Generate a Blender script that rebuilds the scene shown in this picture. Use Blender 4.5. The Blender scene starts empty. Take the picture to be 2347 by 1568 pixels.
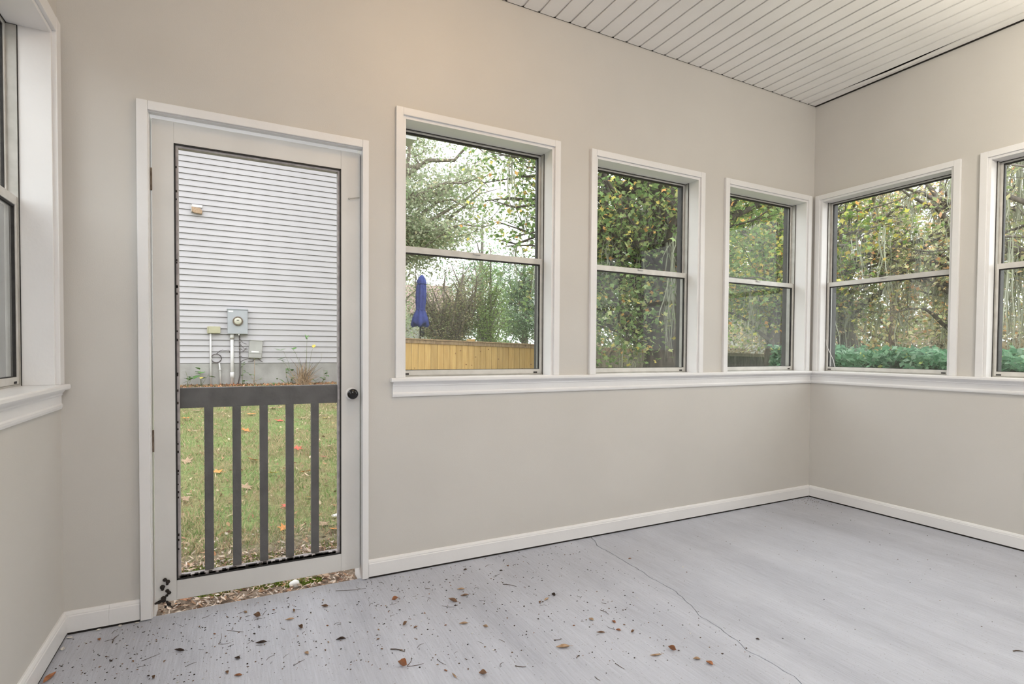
import bpy, bmesh, math, random
import numpy as np
from mathutils import Vector, Matrix

scene = bpy.context.scene
COL = scene.collection
PI = math.pi

# ------------------------------------------------------------------ camera
cam_d = bpy.data.cameras.new('camera')
cam = bpy.data.objects.new('camera', cam_d)
COL.objects.link(cam)
YAW, PITCH, ROLL = 0.4783, -0.0221, 0.0066
_R = Vector((math.cos(YAW), -math.sin(YAW), 0))
_F0 = Vector((math.sin(YAW), math.cos(YAW), 0))
_Z = Vector((0, 0, 1))
_F = _F0 * math.cos(PITCH) + _Z * math.sin(PITCH)
_U = _F0 * -math.sin(PITCH) + _Z * math.cos(PITCH)
_cx = _R * math.cos(ROLL) + _U * math.sin(ROLL)
_cy = _R * -math.sin(ROLL) + _U * math.cos(ROLL)
_m = Matrix((_cx, _cy, -_F)).transposed().to_4x4()
_m.translation = Vector((0, -2.6044, 1.1))
cam.matrix_world = _m
cam_d.sensor_fit = 'HORIZONTAL'
cam_d.sensor_width = 36.0
cam_d.lens = 36.0 * 1234.9 / 2347.0
cam_d.shift_y = 47.94 / 2347.0
cam_d.clip_start = 0.02
cam_d.clip_end = 500
scene.camera = cam

# ------------------------------------------------------------------ sky (bright even overcast), exposure
world = bpy.data.worlds.new('overcast_sky')
scene.world = world
world.use_nodes = True
_bg = world.node_tree.nodes['Background']
_bg.inputs['Color'].default_value = (0.97, 0.985, 1.0, 1)
_bg.inputs['Strength'].default_value = 3.2
scene.view_settings.view_transform = 'Standard'
scene.view_settings.look = 'None'
scene.view_settings.exposure = 0.0
scene.view_settings.gamma = 1.0
scene.view_settings.use_curve_mapping = False

# ------------------------------------------------------------------ materials
MATS = {}


def new_mat(name):
    m = bpy.data.materials.new(name)
    m.use_nodes = True
    nt = m.node_tree
    nt.nodes.clear()
    out = nt.nodes.new('ShaderNodeOutputMaterial')
    MATS[name] = m
    return m, nt, out


def node(nt, kind, **kw):
    n = nt.nodes.new(kind)
    for k, v in kw.items():
        if k.startswith('i_'):
            n.inputs[k[2:].replace('_', ' ')].default_value = v
        else:
            setattr(n, k, v)
    return n


def ramp(nt, stops):
    r = nt.nodes.new('ShaderNodeValToRGB')
    e = r.color_ramp.elements
    e[0].position, e[0].color = stops[0][0], (*stops[0][1], 1)
    e[1].position, e[1].color = stops[-1][0], (*stops[-1][1], 1)
    for p, c in stops[1:-1]:
        x = e.new(p)
        x.color = (*c, 1)
    return r


def simple(name, c1, c2=None, rough=0.5, scale=8.0, stretch=(1, 1, 1), bump=0.0, bump_scale=None,
           metallic=0.0, detail=4.0, lo=0.35, hi=0.65, spec=0.5, per_object=0.0):
    """Two tone noise paint with fine relief, in object space."""
    m, nt, out = new_mat(name)
    p = node(nt, 'ShaderNodeBsdfPrincipled')
    p.inputs['Roughness'].default_value = rough
    p.inputs['Metallic'].default_value = metallic
    p.inputs['Specular IOR Level'].default_value = spec
    tc = node(nt, 'ShaderNodeTexCoord')
    mp = node(nt, 'ShaderNodeMapping')
    mp.inputs['Scale'].default_value = stretch
    nt.links.new(tc.outputs['Object'], mp.inputs['Vector'])
    nz = node(nt, 'ShaderNodeTexNoise')
    nz.inputs['Scale'].default_value = scale
    nz.inputs['Detail'].default_value = detail
    nt.links.new(mp.outputs['Vector'], nz.inputs['Vector'])
    r = ramp(nt, [(lo, c1), (hi, c2 or c1)])
    nt.links.new(nz.outputs['Fac'], r.inputs['Fac'])
    col = r.outputs['Color']
    if per_object:
        oi = node(nt, 'ShaderNodeObjectInfo')
        mr = node(nt, 'ShaderNodeMapRange')
        mr.inputs['To Min'].default_value = 1 - per_object
        mr.inputs['To Max'].default_value = 1 + per_object
        nt.links.new(oi.outputs['Random'], mr.inputs['Value'])
        mx = node(nt, 'ShaderNodeMix', data_type='RGBA', blend_type='MULTIPLY')
        mx.inputs['Factor'].default_value = 1
        nt.links.new(col, mx.inputs[6])
        nt.links.new(mr.outputs['Result'], mx.inputs[7])
        col = mx.outputs[2]
    nt.links.new(col, p.inputs['Base Color'])
    if bump:
        nb = node(nt, 'ShaderNodeTexNoise')
        nb.inputs['Scale'].default_value = bump_scale or scale * 4
        nb.inputs['Detail'].default_value = 3
        nt.links.new(mp.outputs['Vector'], nb.inputs['Vector'])
        b = node(nt, 'ShaderNodeBump')
        b.inputs['Strength'].default_value = bump
        b.inputs['Distance'].default_value = 0.01
        nt.links.new(nb.outputs['Fac'], b.inputs['Height'])
        nt.links.new(b.outputs['Normal'], p.inputs['Normal'])
    nt.links.new(p.outputs['BSDF'], out.inputs['Surface'])
    return m


def leaf_mat(name, trans=0.35, rough=0.6):
    """Leaf colours come from the leaf's own colour attribute."""
    m, nt, out = new_mat(name)
    at = node(nt, 'ShaderNodeAttribute', attribute_name='col')
    d = node(nt, 'ShaderNodeBsdfDiffuse')
    t = node(nt, 'ShaderNodeBsdfTranslucent')
    mx = node(nt, 'ShaderNodeMixShader')
    mx.inputs[0].default_value = trans
    nt.links.new(at.outputs['Color'], d.inputs['Color'])
    nt.links.new(at.outputs['Color'], t.inputs['Color'])
    nt.links.new(d.outputs[0], mx.inputs[1])
    nt.links.new(t.outputs[0], mx.inputs[2])
    nt.links.new(mx.outputs[0], out.inputs['Surface'])
    return m


def glass_mat(name, tint=(0.97, 0.985, 0.98), base=0.04, rough=0.0, dusty=0.0):
    m, nt, out = new_mat(name)
    lw = node(nt, 'ShaderNodeLayerWeight')
    lw.inputs['Blend'].default_value = 0.5
    pw = node(nt, 'ShaderNodeMath', operation='POWER')
    pw.inputs[1].default_value = 5
    nt.links.new(lw.outputs['Facing'], pw.inputs[0])
    ma = node(nt, 'ShaderNodeMath', operation='MULTIPLY_ADD')
    ma.inputs[1].default_value = 1 - base
    ma.inputs[2].default_value = base
    nt.links.new(pw.outputs[0], ma.inputs[0])
    tr = node(nt, 'ShaderNodeBsdfTransparent')
    tr.inputs['Color'].default_value = (*tint, 1)
    gl = node(nt, 'ShaderNodeBsdfGlossy')
    gl.inputs['Roughness'].default_value = rough
    gl.inputs['Color'].default_value = (1, 1, 1, 1)
    mx = node(nt, 'ShaderNodeMixShader')
    nt.links.new(ma.outputs[0], mx.inputs[0])
    nt.links.new(tr.outputs[0], mx.inputs[1])
    nt.links.new(gl.outputs[0], mx.inputs[2])
    last = mx.outputs[0]
    if dusty:
        df = node(nt, 'ShaderNodeBsdfDiffuse')
        df.inputs['Color'].default_value = (0.75, 0.75, 0.72, 1)
        m2 = node(nt, 'ShaderNodeMixShader')
        m2.inputs[0].default_value = dusty
        nt.links.new(last, m2.inputs[1])
        nt.links.new(df.outputs[0], m2.inputs[2])
        last = m2.outputs[0]
    nt.links.new(last, out.inputs['Surface'])
    return m


def floor_mat():
    m, nt, out = new_mat('grey_floor_paint')
    p = node(nt, 'ShaderNodeBsdfPrincipled')
    tc = node(nt, 'ShaderNodeTexCoord')
    # broom strokes along the room's depth
    mp = node(nt, 'ShaderNodeMapping')
    mp.inputs['Scale'].default_value = (150, 9, 1)
    nt.links.new(tc.outputs['Object'], mp.inputs['Vector'])
    st = node(nt, 'ShaderNodeTexNoise')
    st.inputs['Scale'].default_value = 1.0
    st.inputs['Detail'].default_value = 6
    nt.links.new(mp.outputs['Vector'], st.inputs['Vector'])
    mp2 = node(nt, 'ShaderNodeMapping')
    mp2.inputs['Scale'].default_value = (5.0, 0.7, 1)
    nt.links.new(tc.outputs['Object'], mp2.inputs['Vector'])
    ws = node(nt, 'ShaderNodeTexNoise')
    ws.inputs['Scale'].default_value = 1.0
    ws.inputs['Detail'].default_value = 5
    nt.links.new(mp2.outputs['Vector'], ws.inputs['Vector'])
    gr = node(nt, 'ShaderNodeTexNoise')
    gr.inputs['Scale'].default_value = 260
    gr.inputs['Detail'].default_value = 3
    nt.links.new(tc.outputs['Object'], gr.inputs['Vector'])
    r1 = ramp(nt, [(0.3, (0.36, 0.375, 0.435)), (0.5, (0.465, 0.485, 0.555)), (0.72, (0.565, 0.59, 0.67))])
    a1 = node(nt, 'ShaderNodeMath', operation='MULTIPLY_ADD')
    a1.inputs[1].default_value = 0.45
    nt.links.new(st.outputs['Fac'], a1.inputs[0])
    a2 = node(nt, 'ShaderNodeMath', operation='MULTIPLY')
    a2.inputs[1].default_value = 0.55
    nt.links.new(ws.outputs['Fac'], a2.inputs[0])
    nt.links.new(a2.outputs[0], a1.inputs[2])
    nt.links.new(a1.outputs[0], r1.inputs['Fac'])
    # rusty grit worn into the paint
    sp = node(nt, 'ShaderNodeTexNoise')
    sp.inputs['Scale'].default_value = 120
    sp.inputs['Detail'].default_value = 2
    nt.links.new(tc.outputs['Object'], sp.inputs['Vector'])
    r2 = ramp(nt, [(0.66, (0, 0, 0)), (0.74, (1, 1, 1))])
    nt.links.new(sp.outputs['Fac'], r2.inputs['Fac'])
    mx = node(nt, 'ShaderNodeMix', data_type='RGBA')
    nt.links.new(r2.outputs['Color'], mx.inputs['Factor'])
    nt.links.new(r1.outputs['Color'], mx.inputs[6])
    mx.inputs[7].default_value = (0.25, 0.245, 0.26, 1)
    # pale scuffs
    mp3 = node(nt, 'ShaderNodeMapping')
    mp3.inputs['Location'].default_value = (3.1, 7.7, 0)
    nt.links.new(tc.outputs['Object'], mp3.inputs['Vector'])
    n3 = node(nt, 'ShaderNodeTexNoise')
    n3.inputs['Scale'].default_value = 1.6
    n3.inputs['Detail'].default_value = 7
    n3.inputs['Roughness'].default_value = 0.65
    nt.links.new(mp3.outputs['Vector'], n3.inputs['Vector'])
    r3 = ramp(nt, [(0.52, (0, 0, 0)), (0.75, (0.45, 0.45, 0.45))])
    nt.links.new(n3.outputs['Fac'], r3.inputs['Fac'])
    mx2 = node(nt, 'ShaderNodeMix', data_type='RGBA')
    nt.links.new(r3.outputs['Color'], mx2.inputs['Factor'])
    nt.links.new(mx.outputs[2], mx2.inputs[6])
    mx2.inputs[7].default_value = (0.61, 0.63, 0.70, 1)
    nt.links.new(mx2.outputs[2], p.inputs['Base Color'])
    p.inputs['Roughness'].default_value = 0.42
    ad = node(nt, 'ShaderNodeMath', operation='ADD')
    nt.links.new(st.outputs['Fac'], ad.inputs[0])
    nt.links.new(gr.outputs['Fac'], ad.inputs[1])
    b = node(nt, 'ShaderNodeBump')
    b.inputs['Strength'].default_value = 0.35
    b.inputs['Distance'].default_value = 0.004
    nt.links.new(ad.outputs[0], b.inputs['Height'])
    nt.links.new(b.outputs['Normal'], p.inputs['Normal'])
    nt.links.new(p.outputs['BSDF'], out.inputs['Surface'])
    return m


def ground_mat():
    m, nt, out = new_mat('lawn_soil')
    p = node(nt, 'ShaderNodeBsdfPrincipled')
    p.inputs['Roughness'].default_value = 0.95
    p.inputs['Specular IOR Level'].default_value = 0.1
    tc = node(nt, 'ShaderNodeTexCoord')
    n1 = node(nt, 'ShaderNodeTexNoise')
    n1.inputs['Scale'].default_value = 1.3
    n1.inputs['Detail'].default_value = 8
    n1.inputs['Roughness'].default_value = 0.7
    nt.links.new(tc.outputs['Object'], n1.inputs['Vector'])
    r = ramp(nt, [(0.30, (0.19, 0.14, 0.08)), (0.45, (0.23, 0.22, 0.10)), (0.55, (0.17, 0.24, 0.08)),
                  (0.70, (0.28, 0.29, 0.12))])
    nt.links.new(n1.outputs['Fac'], r.inputs['Fac'])
    n2 = node(nt, 'ShaderNodeTexNoise')
    n2.inputs['Scale'].default_value = 60
    n2.inputs['Detail'].default_value = 4
    nt.links.new(tc.outputs['Object'], n2.inputs['Vector'])
    r2 = ramp(nt, [(0.35, (0.6, 0.6, 0.6)), (0.65, (1.25, 1.25, 1.25))])
    nt.links.new(n2.outputs['Fac'], r2.inputs['Fac'])
    mx = node(nt, 'ShaderNodeMix', data_type='RGBA', blend_type='MULTIPLY')
    mx.inputs['Factor'].default_value = 1
    nt.links.new(r.outputs['Color'], mx.inputs[6])
    nt.links.new(r2.outputs['Color'], mx.inputs[7])
    sx = node(nt, 'ShaderNodeSeparateXYZ')
    nt.links.new(tc.outputs['Object'], sx.inputs[0])
    ad = node(nt, 'ShaderNodeMath', operation='MULTIPLY_ADD')
    ad.inputs[1].default_value = -1.1
    nt.links.new(n1.outputs['Fac'], ad.inputs[0])
    nt.links.new(sx.outputs['Y'], ad.inputs[2])
    mr = node(nt, 'ShaderNodeMapRange')
    mr.inputs['From Min'].default_value = 0.05
    mr.inputs['From Max'].default_value = 0.45
    nt.links.new(ad.outputs[0], mr.inputs['Value'])
    so = ramp(nt, [(0.3, (0.13, 0.095, 0.07)), (0.7, (0.30, 0.235, 0.18))])
    nt.links.new(n2.outputs['Fac'], so.inputs['Fac'])
    m3 = node(nt, 'ShaderNodeMix', data_type='RGBA')
    nt.links.new(mr.outputs['Result'], m3.inputs['Factor'])
    nt.links.new(so.outputs['Color'], m3.inputs[6])
    nt.links.new(mx.outputs[2], m3.inputs[7])
    nt.links.new(m3.outputs[2], p.inputs['Base Color'])
    nt.links.new(p.outputs['BSDF'], out.inputs['Surface'])
    return m


def pine_mat(name, base, dark, knot, per=0.12):
    m, nt, out = new_mat(name)
    p = node(nt, 'ShaderNodeBsdfPrincipled')
    p.inputs['Roughness'].default_value = 0.75
    tc = node(nt, 'ShaderNodeTexCoord')
    oi = node(nt, 'ShaderNodeObjectInfo')
    va = node(nt, 'ShaderNodeVectorMath', operation='ADD')
    ml = node(nt, 'ShaderNodeMath', operation='MULTIPLY')
    ml.inputs[1].default_value = 57.0
    nt.links.new(oi.outputs['Random'], ml.inputs[0])
    nt.links.new(tc.outputs['Object'], va.inputs[0])
    nt.links.new(ml.outputs[0], va.inputs[1])
    mp = node(nt, 'ShaderNodeMapping')
    mp.inputs['Scale'].default_value = (26, 26, 2.2)
    nt.links.new(va.outputs[0], mp.inputs['Vector'])
    nz = node(nt, 'ShaderNodeTexNoise')
    nz.inputs['Scale'].default_value = 1
    nz.inputs['Detail'].default_value = 5
    nt.links.new(mp.outputs[0], nz.inputs['Vector'])
    r = ramp(nt, [(0.36, dark), (0.62, base)])
    nt.links.new(nz.outputs['Fac'], r.inputs['Fac'])
    vo = node(nt, 'ShaderNodeTexVoronoi')
    vo.inputs['Scale'].default_value = 6.5
    nt.links.new(va.outputs[0], vo.inputs['Vector'])
    rk = ramp(nt, [(0.06, (1, 1, 1)), (0.13, (0, 0, 0))])
    nt.links.new(vo.outputs['Distance'], rk.inputs['Fac'])
    mx = node(nt, 'ShaderNodeMix', data_type='RGBA')
    nt.links.new(rk.outputs['Color'], mx.inputs['Factor'])
    nt.links.new(r.outputs['Color'], mx.inputs[6])
    mx.inputs[7].default_value = (*knot, 1)
    mr = node(nt, 'ShaderNodeMapRange')
    mr.inputs['To Min'].default_value = 1 - per
    mr.inputs['To Max'].default_value = 1 + per
    nt.links.new(oi.outputs['Random'], mr.inputs['Value'])
    m2 = node(nt, 'ShaderNodeMix', data_type='RGBA', blend_type='MULTIPLY')
    m2.inputs['Factor'].default_value = 1
    nt.links.new(mx.outputs[2], m2.inputs[6])
    nt.links.new(mr.outputs['Result'], m2.inputs[7])
    nt.links.new(m2.outputs[2], p.inputs['Base Color'])
    nt.links.new(p.outputs['BSDF'], out.inputs['Surface'])
    return m


simple('wall_paint', (0.610, 0.592, 0.562), (0.640, 0.622, 0.592), rough=0.55, scale=1.5, bump=0.06, bump_scale=220)
simple('trim_paint', (0.80, 0.80, 0.81), (0.84, 0.84, 0.85), rough=0.35, scale=3, bump=0.05, bump_scale=60)
simple('door_paint', (0.68, 0.675, 0.66), (0.73, 0.725, 0.71), rough=0.3, scale=4, bump=0.04, bump_scale=70)
simple('ceiling_paint', (0.83, 0.82, 0.80), (0.88, 0.87, 0.85), rough=0.5, scale=3, bump=0.04, bump_scale=50)
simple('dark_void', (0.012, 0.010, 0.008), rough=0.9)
simple('sash_aluminium', (0.60, 0.59, 0.56), (0.68, 0.67, 0.64), rough=0.35, scale=20, metallic=0.15)
simple('frame_aluminium', (0.42, 0.41, 0.38), (0.50, 0.49, 0.46), rough=0.4, scale=20, metallic=0.3)
simple('bronze', (0.035, 0.033, 0.032), (0.06, 0.057, 0.054), rough=0.5, scale=12)
simple('black_rubber', (0.012, 0.011, 0.012), (0.03, 0.028, 0.026), rough=0.7, scale=30)
simple('bar_paint', (0.085, 0.083, 0.085), (0.13, 0.127, 0.128), rough=0.55, scale=14, bump=0.2, bump_scale=60)
simple('black_gloss', (0.006, 0.006, 0.007), rough=0.08)
simple('moulding_grey', (0.36, 0.33, 0.34), (0.50, 0.47, 0.47), rough=0.6, scale=40)
simple('rust', (0.10, 0.07, 0.05), (0.2, 0.16, 0.12), rough=0.8, scale=40)
simple('brass_worn', (0.35, 0.32, 0.27), rough=0.4, metallic=0.7)
simple('crust', (0.012, 0.010, 0.010), (0.05, 0.04, 0.035), rough=0.9, scale=60, bump=0.6)
simple('siding_vinyl', (0.43, 0.415, 0.43), (0.485, 0.47, 0.485), rough=0.5, scale=1.2, stretch=(0.6, 1, 4), per_object=0.02)
simple('concrete', (0.30, 0.295, 0.28), (0.42, 0.41, 0.395), rough=0.9, scale=3, detail=9, bump=0.4, bump_scale=30)
simple('meter_grey', (0.37, 0.39, 0.42), (0.41, 0.43, 0.46), rough=0.45, scale=8)
simple('meter_face', (0.58, 0.56, 0.47), (0.64, 0.62, 0.53), rough=0.3, scale=5)
simple('pvc_white', (0.62, 0.61, 0.61), (0.70, 0.69, 0.68), rough=0.4, scale=6)
simple('box_beige', (0.42, 0.40, 0.27), (0.47, 0.45, 0.31), rough=0.55, scale=8)
simple('box_grey', (0.36, 0.355, 0.34), (0.43, 0.425, 0.41), rough=0.55, scale=5)
simple('cable_dark', (0.06, 0.05, 0.05), (0.10, 0.08, 0.08), rough=0.6, scale=30)
simple('sticker_white', (0.82, 0.82, 0.82), rough=0.4)
simple('roof_shingle', (0.12, 0.11, 0.11), (0.24, 0.20, 0.19), rough=0.9, scale=14)
simple('far_roof', (0.30, 0.21, 0.18), (0.42, 0.30, 0.27), rough=0.9, scale=6)
simple('far_wall', (0.58, 0.57, 0.55), (0.66, 0.65, 0.63), rough=0.8, scale=2)
simple('umbrella_cloth', (0.035, 0.055, 0.26), (0.06, 0.085, 0.36), rough=0.85, scale=9, bump=0.3, bump_scale=30)
simple('bark', (0.10, 0.085, 0.075), (0.26, 0.225, 0.195), rough=0.95, scale=9, stretch=(1, 1, 0.25), bump=0.9, bump_scale=22)
simple('bark_dark', (0.05, 0.042, 0.037), (0.15, 0.125, 0.105), rough=0.95, scale=9, stretch=(1, 1, 0.25), bump=0.9, bump_scale=22)
simple('bark_pale', (0.17, 0.14, 0.115), (0.33, 0.28, 0.24), rough=0.95, scale=9, stretch=(1, 1, 0.25), bump=0.6, bump_scale=22)
simple('stem_green', (0.12, 0.16, 0.05), (0.20, 0.22, 0.09), rough=0.7, scale=20)
simple('stem_straw', (0.30, 0.20, 0.11), (0.46, 0.33, 0.20), rough=0.8, scale=20)
simple('twig_brown', (0.055, 0.035, 0.022), (0.13, 0.085, 0.055), rough=0.8, scale=60)
simple('leaf_brown', (0.16, 0.090, 0.050), (0.29, 0.17, 0.10), rough=0.7, scale=45, per_object=0.25)
simple('leaf_tan', (0.34, 0.22, 0.13), (0.48, 0.34, 0.22), rough=0.7, scale=45, per_object=0.15)
simple('leaf_rust', (0.26, 0.105, 0.045), (0.40, 0.18, 0.085), rough=0.7, scale=45, per_object=0.2)
simple('leaf_dark', (0.03, 0.02, 0.016), (0.085, 0.055, 0.04), rough=0.8, scale=45, per_object=0.2)
simple('leaf_orange', (0.55, 0.20, 0.045), (0.68, 0.31, 0.08), rough=0.7, scale=30, per_object=0.15)
simple('leaf_yellow', (0.62, 0.50, 0.08), (0.70, 0.60, 0.15), rough=0.7, scale=30)
simple('leaf_red', (0.50, 0.075, 0.05), (0.58, 0.14, 0.08), rough=0.7, scale=30)
simple('leaf_green', (0.08, 0.20, 0.045), (0.14, 0.30, 0.08), rough=0.6, scale=20, per_object=0.25)
simple('stone_white', (0.72, 0.71, 0.69), (0.82, 0.81, 0.79), rough=0.7, scale=12)
simple('flake_white', (0.62, 0.60, 0.57), (0.74, 0.72, 0.69), rough=0.7, scale=30)
simple('mulch', (0.30, 0.11, 0.055), (0.48, 0.20, 0.11), rough=0.95, scale=9, detail=8)
simple('wire_white', (0.75, 0.75, 0.75), rough=0.4)
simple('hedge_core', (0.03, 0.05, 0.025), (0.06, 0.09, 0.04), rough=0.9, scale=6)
pine_mat('pine_new', (0.66, 0.42, 0.16), (0.56, 0.335, 0.115), (0.24, 0.09, 0.03))
pine_mat('pine_cap', (0.50, 0.34, 0.20), (0.30, 0.19, 0.11), (0.12, 0.06, 0.03))
pine_mat('wood_weathered', (0.30, 0.255, 0.20), (0.19, 0.165, 0.12), (0.10, 0.075, 0.05), per=0.22)
pine_mat('wood_dark', (0.11, 0.10, 0.085), (0.06, 0.055, 0.045), (0.03, 0.02, 0.02), per=0.25)
leaf_mat('foliage', trans=0.5)
leaf_mat('litter', trans=0.08)
leaf_mat('moss', trans=0.3)
glass_mat('window_glass', base=0.010, dusty=0.012)
glass_mat('meter_glass', tint=(0.98, 0.98, 0.97))
floor_mat()
ground_mat()
# insect screens: fine charcoal mesh too small to see wire by wire
for _nm, _fac, _g in (('insect_screen', .07, .30), ('grazing_screen', .45, .012)):  # second one is darkened as if viewed at a grazing angle
  _m, _nt, _o = new_mat(_nm)
  _t = node(_nt, 'ShaderNodeBsdfTransparent')
  _d = node(_nt, 'ShaderNodeBsdfDiffuse')
  _d.inputs['Color'].default_value = (_g, _g, _g, 1)
  _x = node(_nt, 'ShaderNodeMixShader')
  _x.inputs[0].default_value = _fac
  _nt.links.new(_t.outputs[0], _x.inputs[1])
  _nt.links.new(_d.outputs[0], _x.inputs[2])
  _nt.links.new(_x.outputs[0], _o.inputs['Surface'])
# lit lamp bowl
_m, _nt, _o = new_mat('lamp_bowl')
_e = node(_nt, 'ShaderNodeEmission')
_e.inputs['Color'].default_value = (1.0, 0.66, 0.34, 1)
_e.inputs['Strength'].default_value = 18.0
_nt.links.new(_e.outputs[0], _o.inputs['Surface'])
_m, _nt, _o = new_mat('fill_bowl_white')  # glow of the unseen fill lamp added near the rear wall
_e = node(_nt, 'ShaderNodeEmission')
_e.inputs['Color'].default_value = (0.98, 0.97, 0.97, 1)
_e.inputs['Strength'].default_value = 67.0
_nt.links.new(_e.outputs[0], _o.inputs['Surface'])
_m, _nt, _o = new_mat('fill_bowl_soft')  # glow of the second added fill lamp, for the right side
_e = node(_nt, 'ShaderNodeEmission')
_e.inputs['Color'].default_value = (1.0, 0.91, 0.76, 1)
_e.inputs['Strength'].default_value = 52.0
_nt.links.new(_e.outputs[0], _o.inputs['Surface'])


# ------------------------------------------------------------------ helpers
def setp(o, label=None, cat=None, group=None, kind=None):
    if label: o['label'] = label
    if cat: o['category'] = cat
    if group: o['group'] = group
    if kind: o['kind'] = kind
    return o


def empty(name, loc=(0, 0, 0), rz=0.0):
    o = bpy.data.objects.new(name, None)
    o.empty_display_size = 0.1
    COL.objects.link(o)
    o.location = loc
    o.rotation_euler = (0, 0, rz)
    return o


def link_mesh(name, me, mat, parent=None, loc=None, rot=None):
    o = bpy.data.objects.new(name, me)
    COL.objects.link(o)
    if mat and not me.materials:
        me.materials.append(MATS[mat])
    if parent: o.parent = parent
    if loc is not None: o.location = loc
    if rot is not None: o.rotation_euler = rot
    return o


class MB:
    def __init__(self):
        self.v, self.f = [], []

    def box(self, x0, x1, y0, y1, z0, z1):
        b = len(self.v)
        self.v += [(x0, y0, z0), (x1, y0, z0), (x1, y1, z0), (x0, y1, z0),
                   (x0, y0, z1), (x1, y0, z1), (x1, y1, z1), (x0, y1, z1)]
        self.f += [tuple(b + i for i in q) for q in
                   ((0, 3, 2, 1), (4, 5, 6, 7), (0, 1, 5, 4), (1, 2, 6, 5), (2, 3, 7, 6), (3, 0, 4, 7))]
        return self

    def quad(self, *pts):
        b = len(self.v)
        self.v += list(pts)
        self.f.append(tuple(range(b, b + len(pts))))
        return self

    def tube(self, pts, radii, n=8, cap=True):
        pts = [Vector(p) for p in pts]
        if not hasattr(radii, '__len__'): radii = [radii] * len(pts)
        b = len(self.v)
        up = Vector((0.123, 0.37, 0.92)).normalized()
        prev = None
        for i, p in enumerate(pts):
            t = (pts[min(i + 1, len(pts) - 1)] - pts[max(i - 1, 0)]).normalized()
            if prev is None:
                a = t.cross(up)
                if a.length < 1e-3: a = t.cross(Vector((1, 0, 0)))
                a.normalize()
            else:
                a = (prev - t * prev.dot(t)).normalized()
            prev = a
            c = t.cross(a)
            for k in range(n):
                an = 2 * PI * k / n
                self.v.append(tuple(p + (a * math.cos(an) + c * math.sin(an)) * radii[i]))
        for i in range(len(pts) - 1):
            for k in range(n):
                k2 = (k + 1) % n
                self.f.append((b + i * n + k, b + i * n + k2, b + (i + 1) * n + k2, b + (i + 1) * n + k))
        if cap:
            self.f.append(tuple(b + k for k in reversed(range(n))))
            self.f.append(tuple(b + (len(pts) - 1) * n + k for k in range(n)))
        return self

    def extrude(self, poly, fn, s0, s1):
        """poly: list of 2D points, fn(a, b, s) -> xyz; a prism between s0 and s1."""
        n = len(poly)
        b = len(self.v)
        for s in (s0, s1):
            self.v += [fn(a, c, s) for a, c in poly]
        for k in range(n):
            k2 = (k + 1) % n
            self.f.append((b + k, b + k2, b + n + k2, b + n + k))
        self.f.append(tuple(b + k for k in reversed(range(n))))
        self.f.append(tuple(b + n + k for k in range(n)))
        return self

    def lathe(self, prof, org, axis='y', n=24):
        """prof: (radius, distance along axis)"""
        b = len(self.v)
        ox, oy, oz = org
        for r, h in prof:
            for k in range(n):
                an = 2 * PI * k / n
                c, s = r * math.cos(an), r * math.sin(an)
                self.v.append({'y': (ox + c, oy + h, oz + s), 'z': (ox + c, oy + s, oz + h), 'x': (ox + h, oy + c, oz + s)}[axis])
        for i in range(len(prof) - 1):
            for k in range(n):
                k2 = (k + 1) % n
                self.f.append((b + i * n + k, b + i * n + k2, b + (i + 1) * n + k2, b + (i + 1) * n + k))
        self.f.append(tuple(b + k for k in reversed(range(n))))
        self.f.append(tuple(b + (len(prof) - 1) * n + k for k in range(n)))
        return self

    def mesh(self, name, bevel=0.0, smooth=False):
        bm = bmesh.new()
        vs = [bm.verts.new(p) for p in self.v]
        for f in self.f:
            try:
                bm.faces.new([vs[i] for i in f])
            except ValueError:
                pass
        bmesh.ops.recalc_face_normals(bm, faces=bm.faces)
        if bevel:
            es = [e for e in bm.edges if len(e.link_faces) == 2 and e.calc_face_angle(0) > 0.5]
            bmesh.ops.bevel(bm, geom=es, offset=bevel, segments=2, affect='EDGES', profile=0.6)
        me = bpy.data.meshes.new(name)
        bm.to_mesh(me)
        bm.free()
        if smooth:
            me.polygons.foreach_set('use_smooth', [True] * len(me.polygons))
        return me

    def build(self, name, mat, parent=None, bevel=0.0, smooth=False, loc=None, rot=None):
        return link_mesh(name, self.mesh(name, bevel, smooth), mat, parent, loc, rot)


def np_mesh(name, V, k, cols=None):
    """V: (n, k, 3) polygons of k corners each; cols: (n, 3) colour of each polygon."""
    n = V.shape[0]
    me = bpy.data.meshes.new(name)
    me.vertices.add(n * k)
    me.vertices.foreach_set('co', V.reshape(-1).astype(np.float32))
    me.loops.add(n * k)
    me.loops.foreach_set('vertex_index', np.arange(n * k, dtype=np.int32))
    me.polygons.add(n)
    me.polygons.foreach_set('loop_start', np.arange(0, n * k, k, dtype=np.int32))
    me.polygons.foreach_set('loop_total', np.full(n, k, dtype=np.int32))
    if cols is not None:
        a = me.color_attributes.new('col', 'FLOAT_COLOR', 'POINT')
        c = np.ones((n, k, 4), np.float32)
        c[:, :, :3] = cols[:, None, :]
        a.data.foreach_set('color', c.reshape(-1))
    me.update(calc_edges=True)
    me.validate()
    return me


# ------------------------------------------------------------------ ground height
def gz(x, y):
    s = math.hypot(max(y, 0.0), max(x - 4.2, 0.0))
    return -0.05 + float(np.interp(s, [0, 9, 25, 60, 120], [0, 0.47, 0.80, 1.55, 2.6]))


def gza(x, y):
    s = np.hypot(np.maximum(y, 0.0), np.maximum(x - 4.2, 0.0))
    return -0.05 + np.interp(s, [0, 9, 25, 60, 120], [0, 0.47, 0.80, 1.55, 2.6])

# ================================================================== THE ROOM
XL, XR, YR, ZC = -0.5805, 3.9235, -4.3, 2.9596
WT = 0.17          # wall thickness
SILL = 0.965       # top of the window stool
HEAD = 2.24        # underside of the window head


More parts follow.
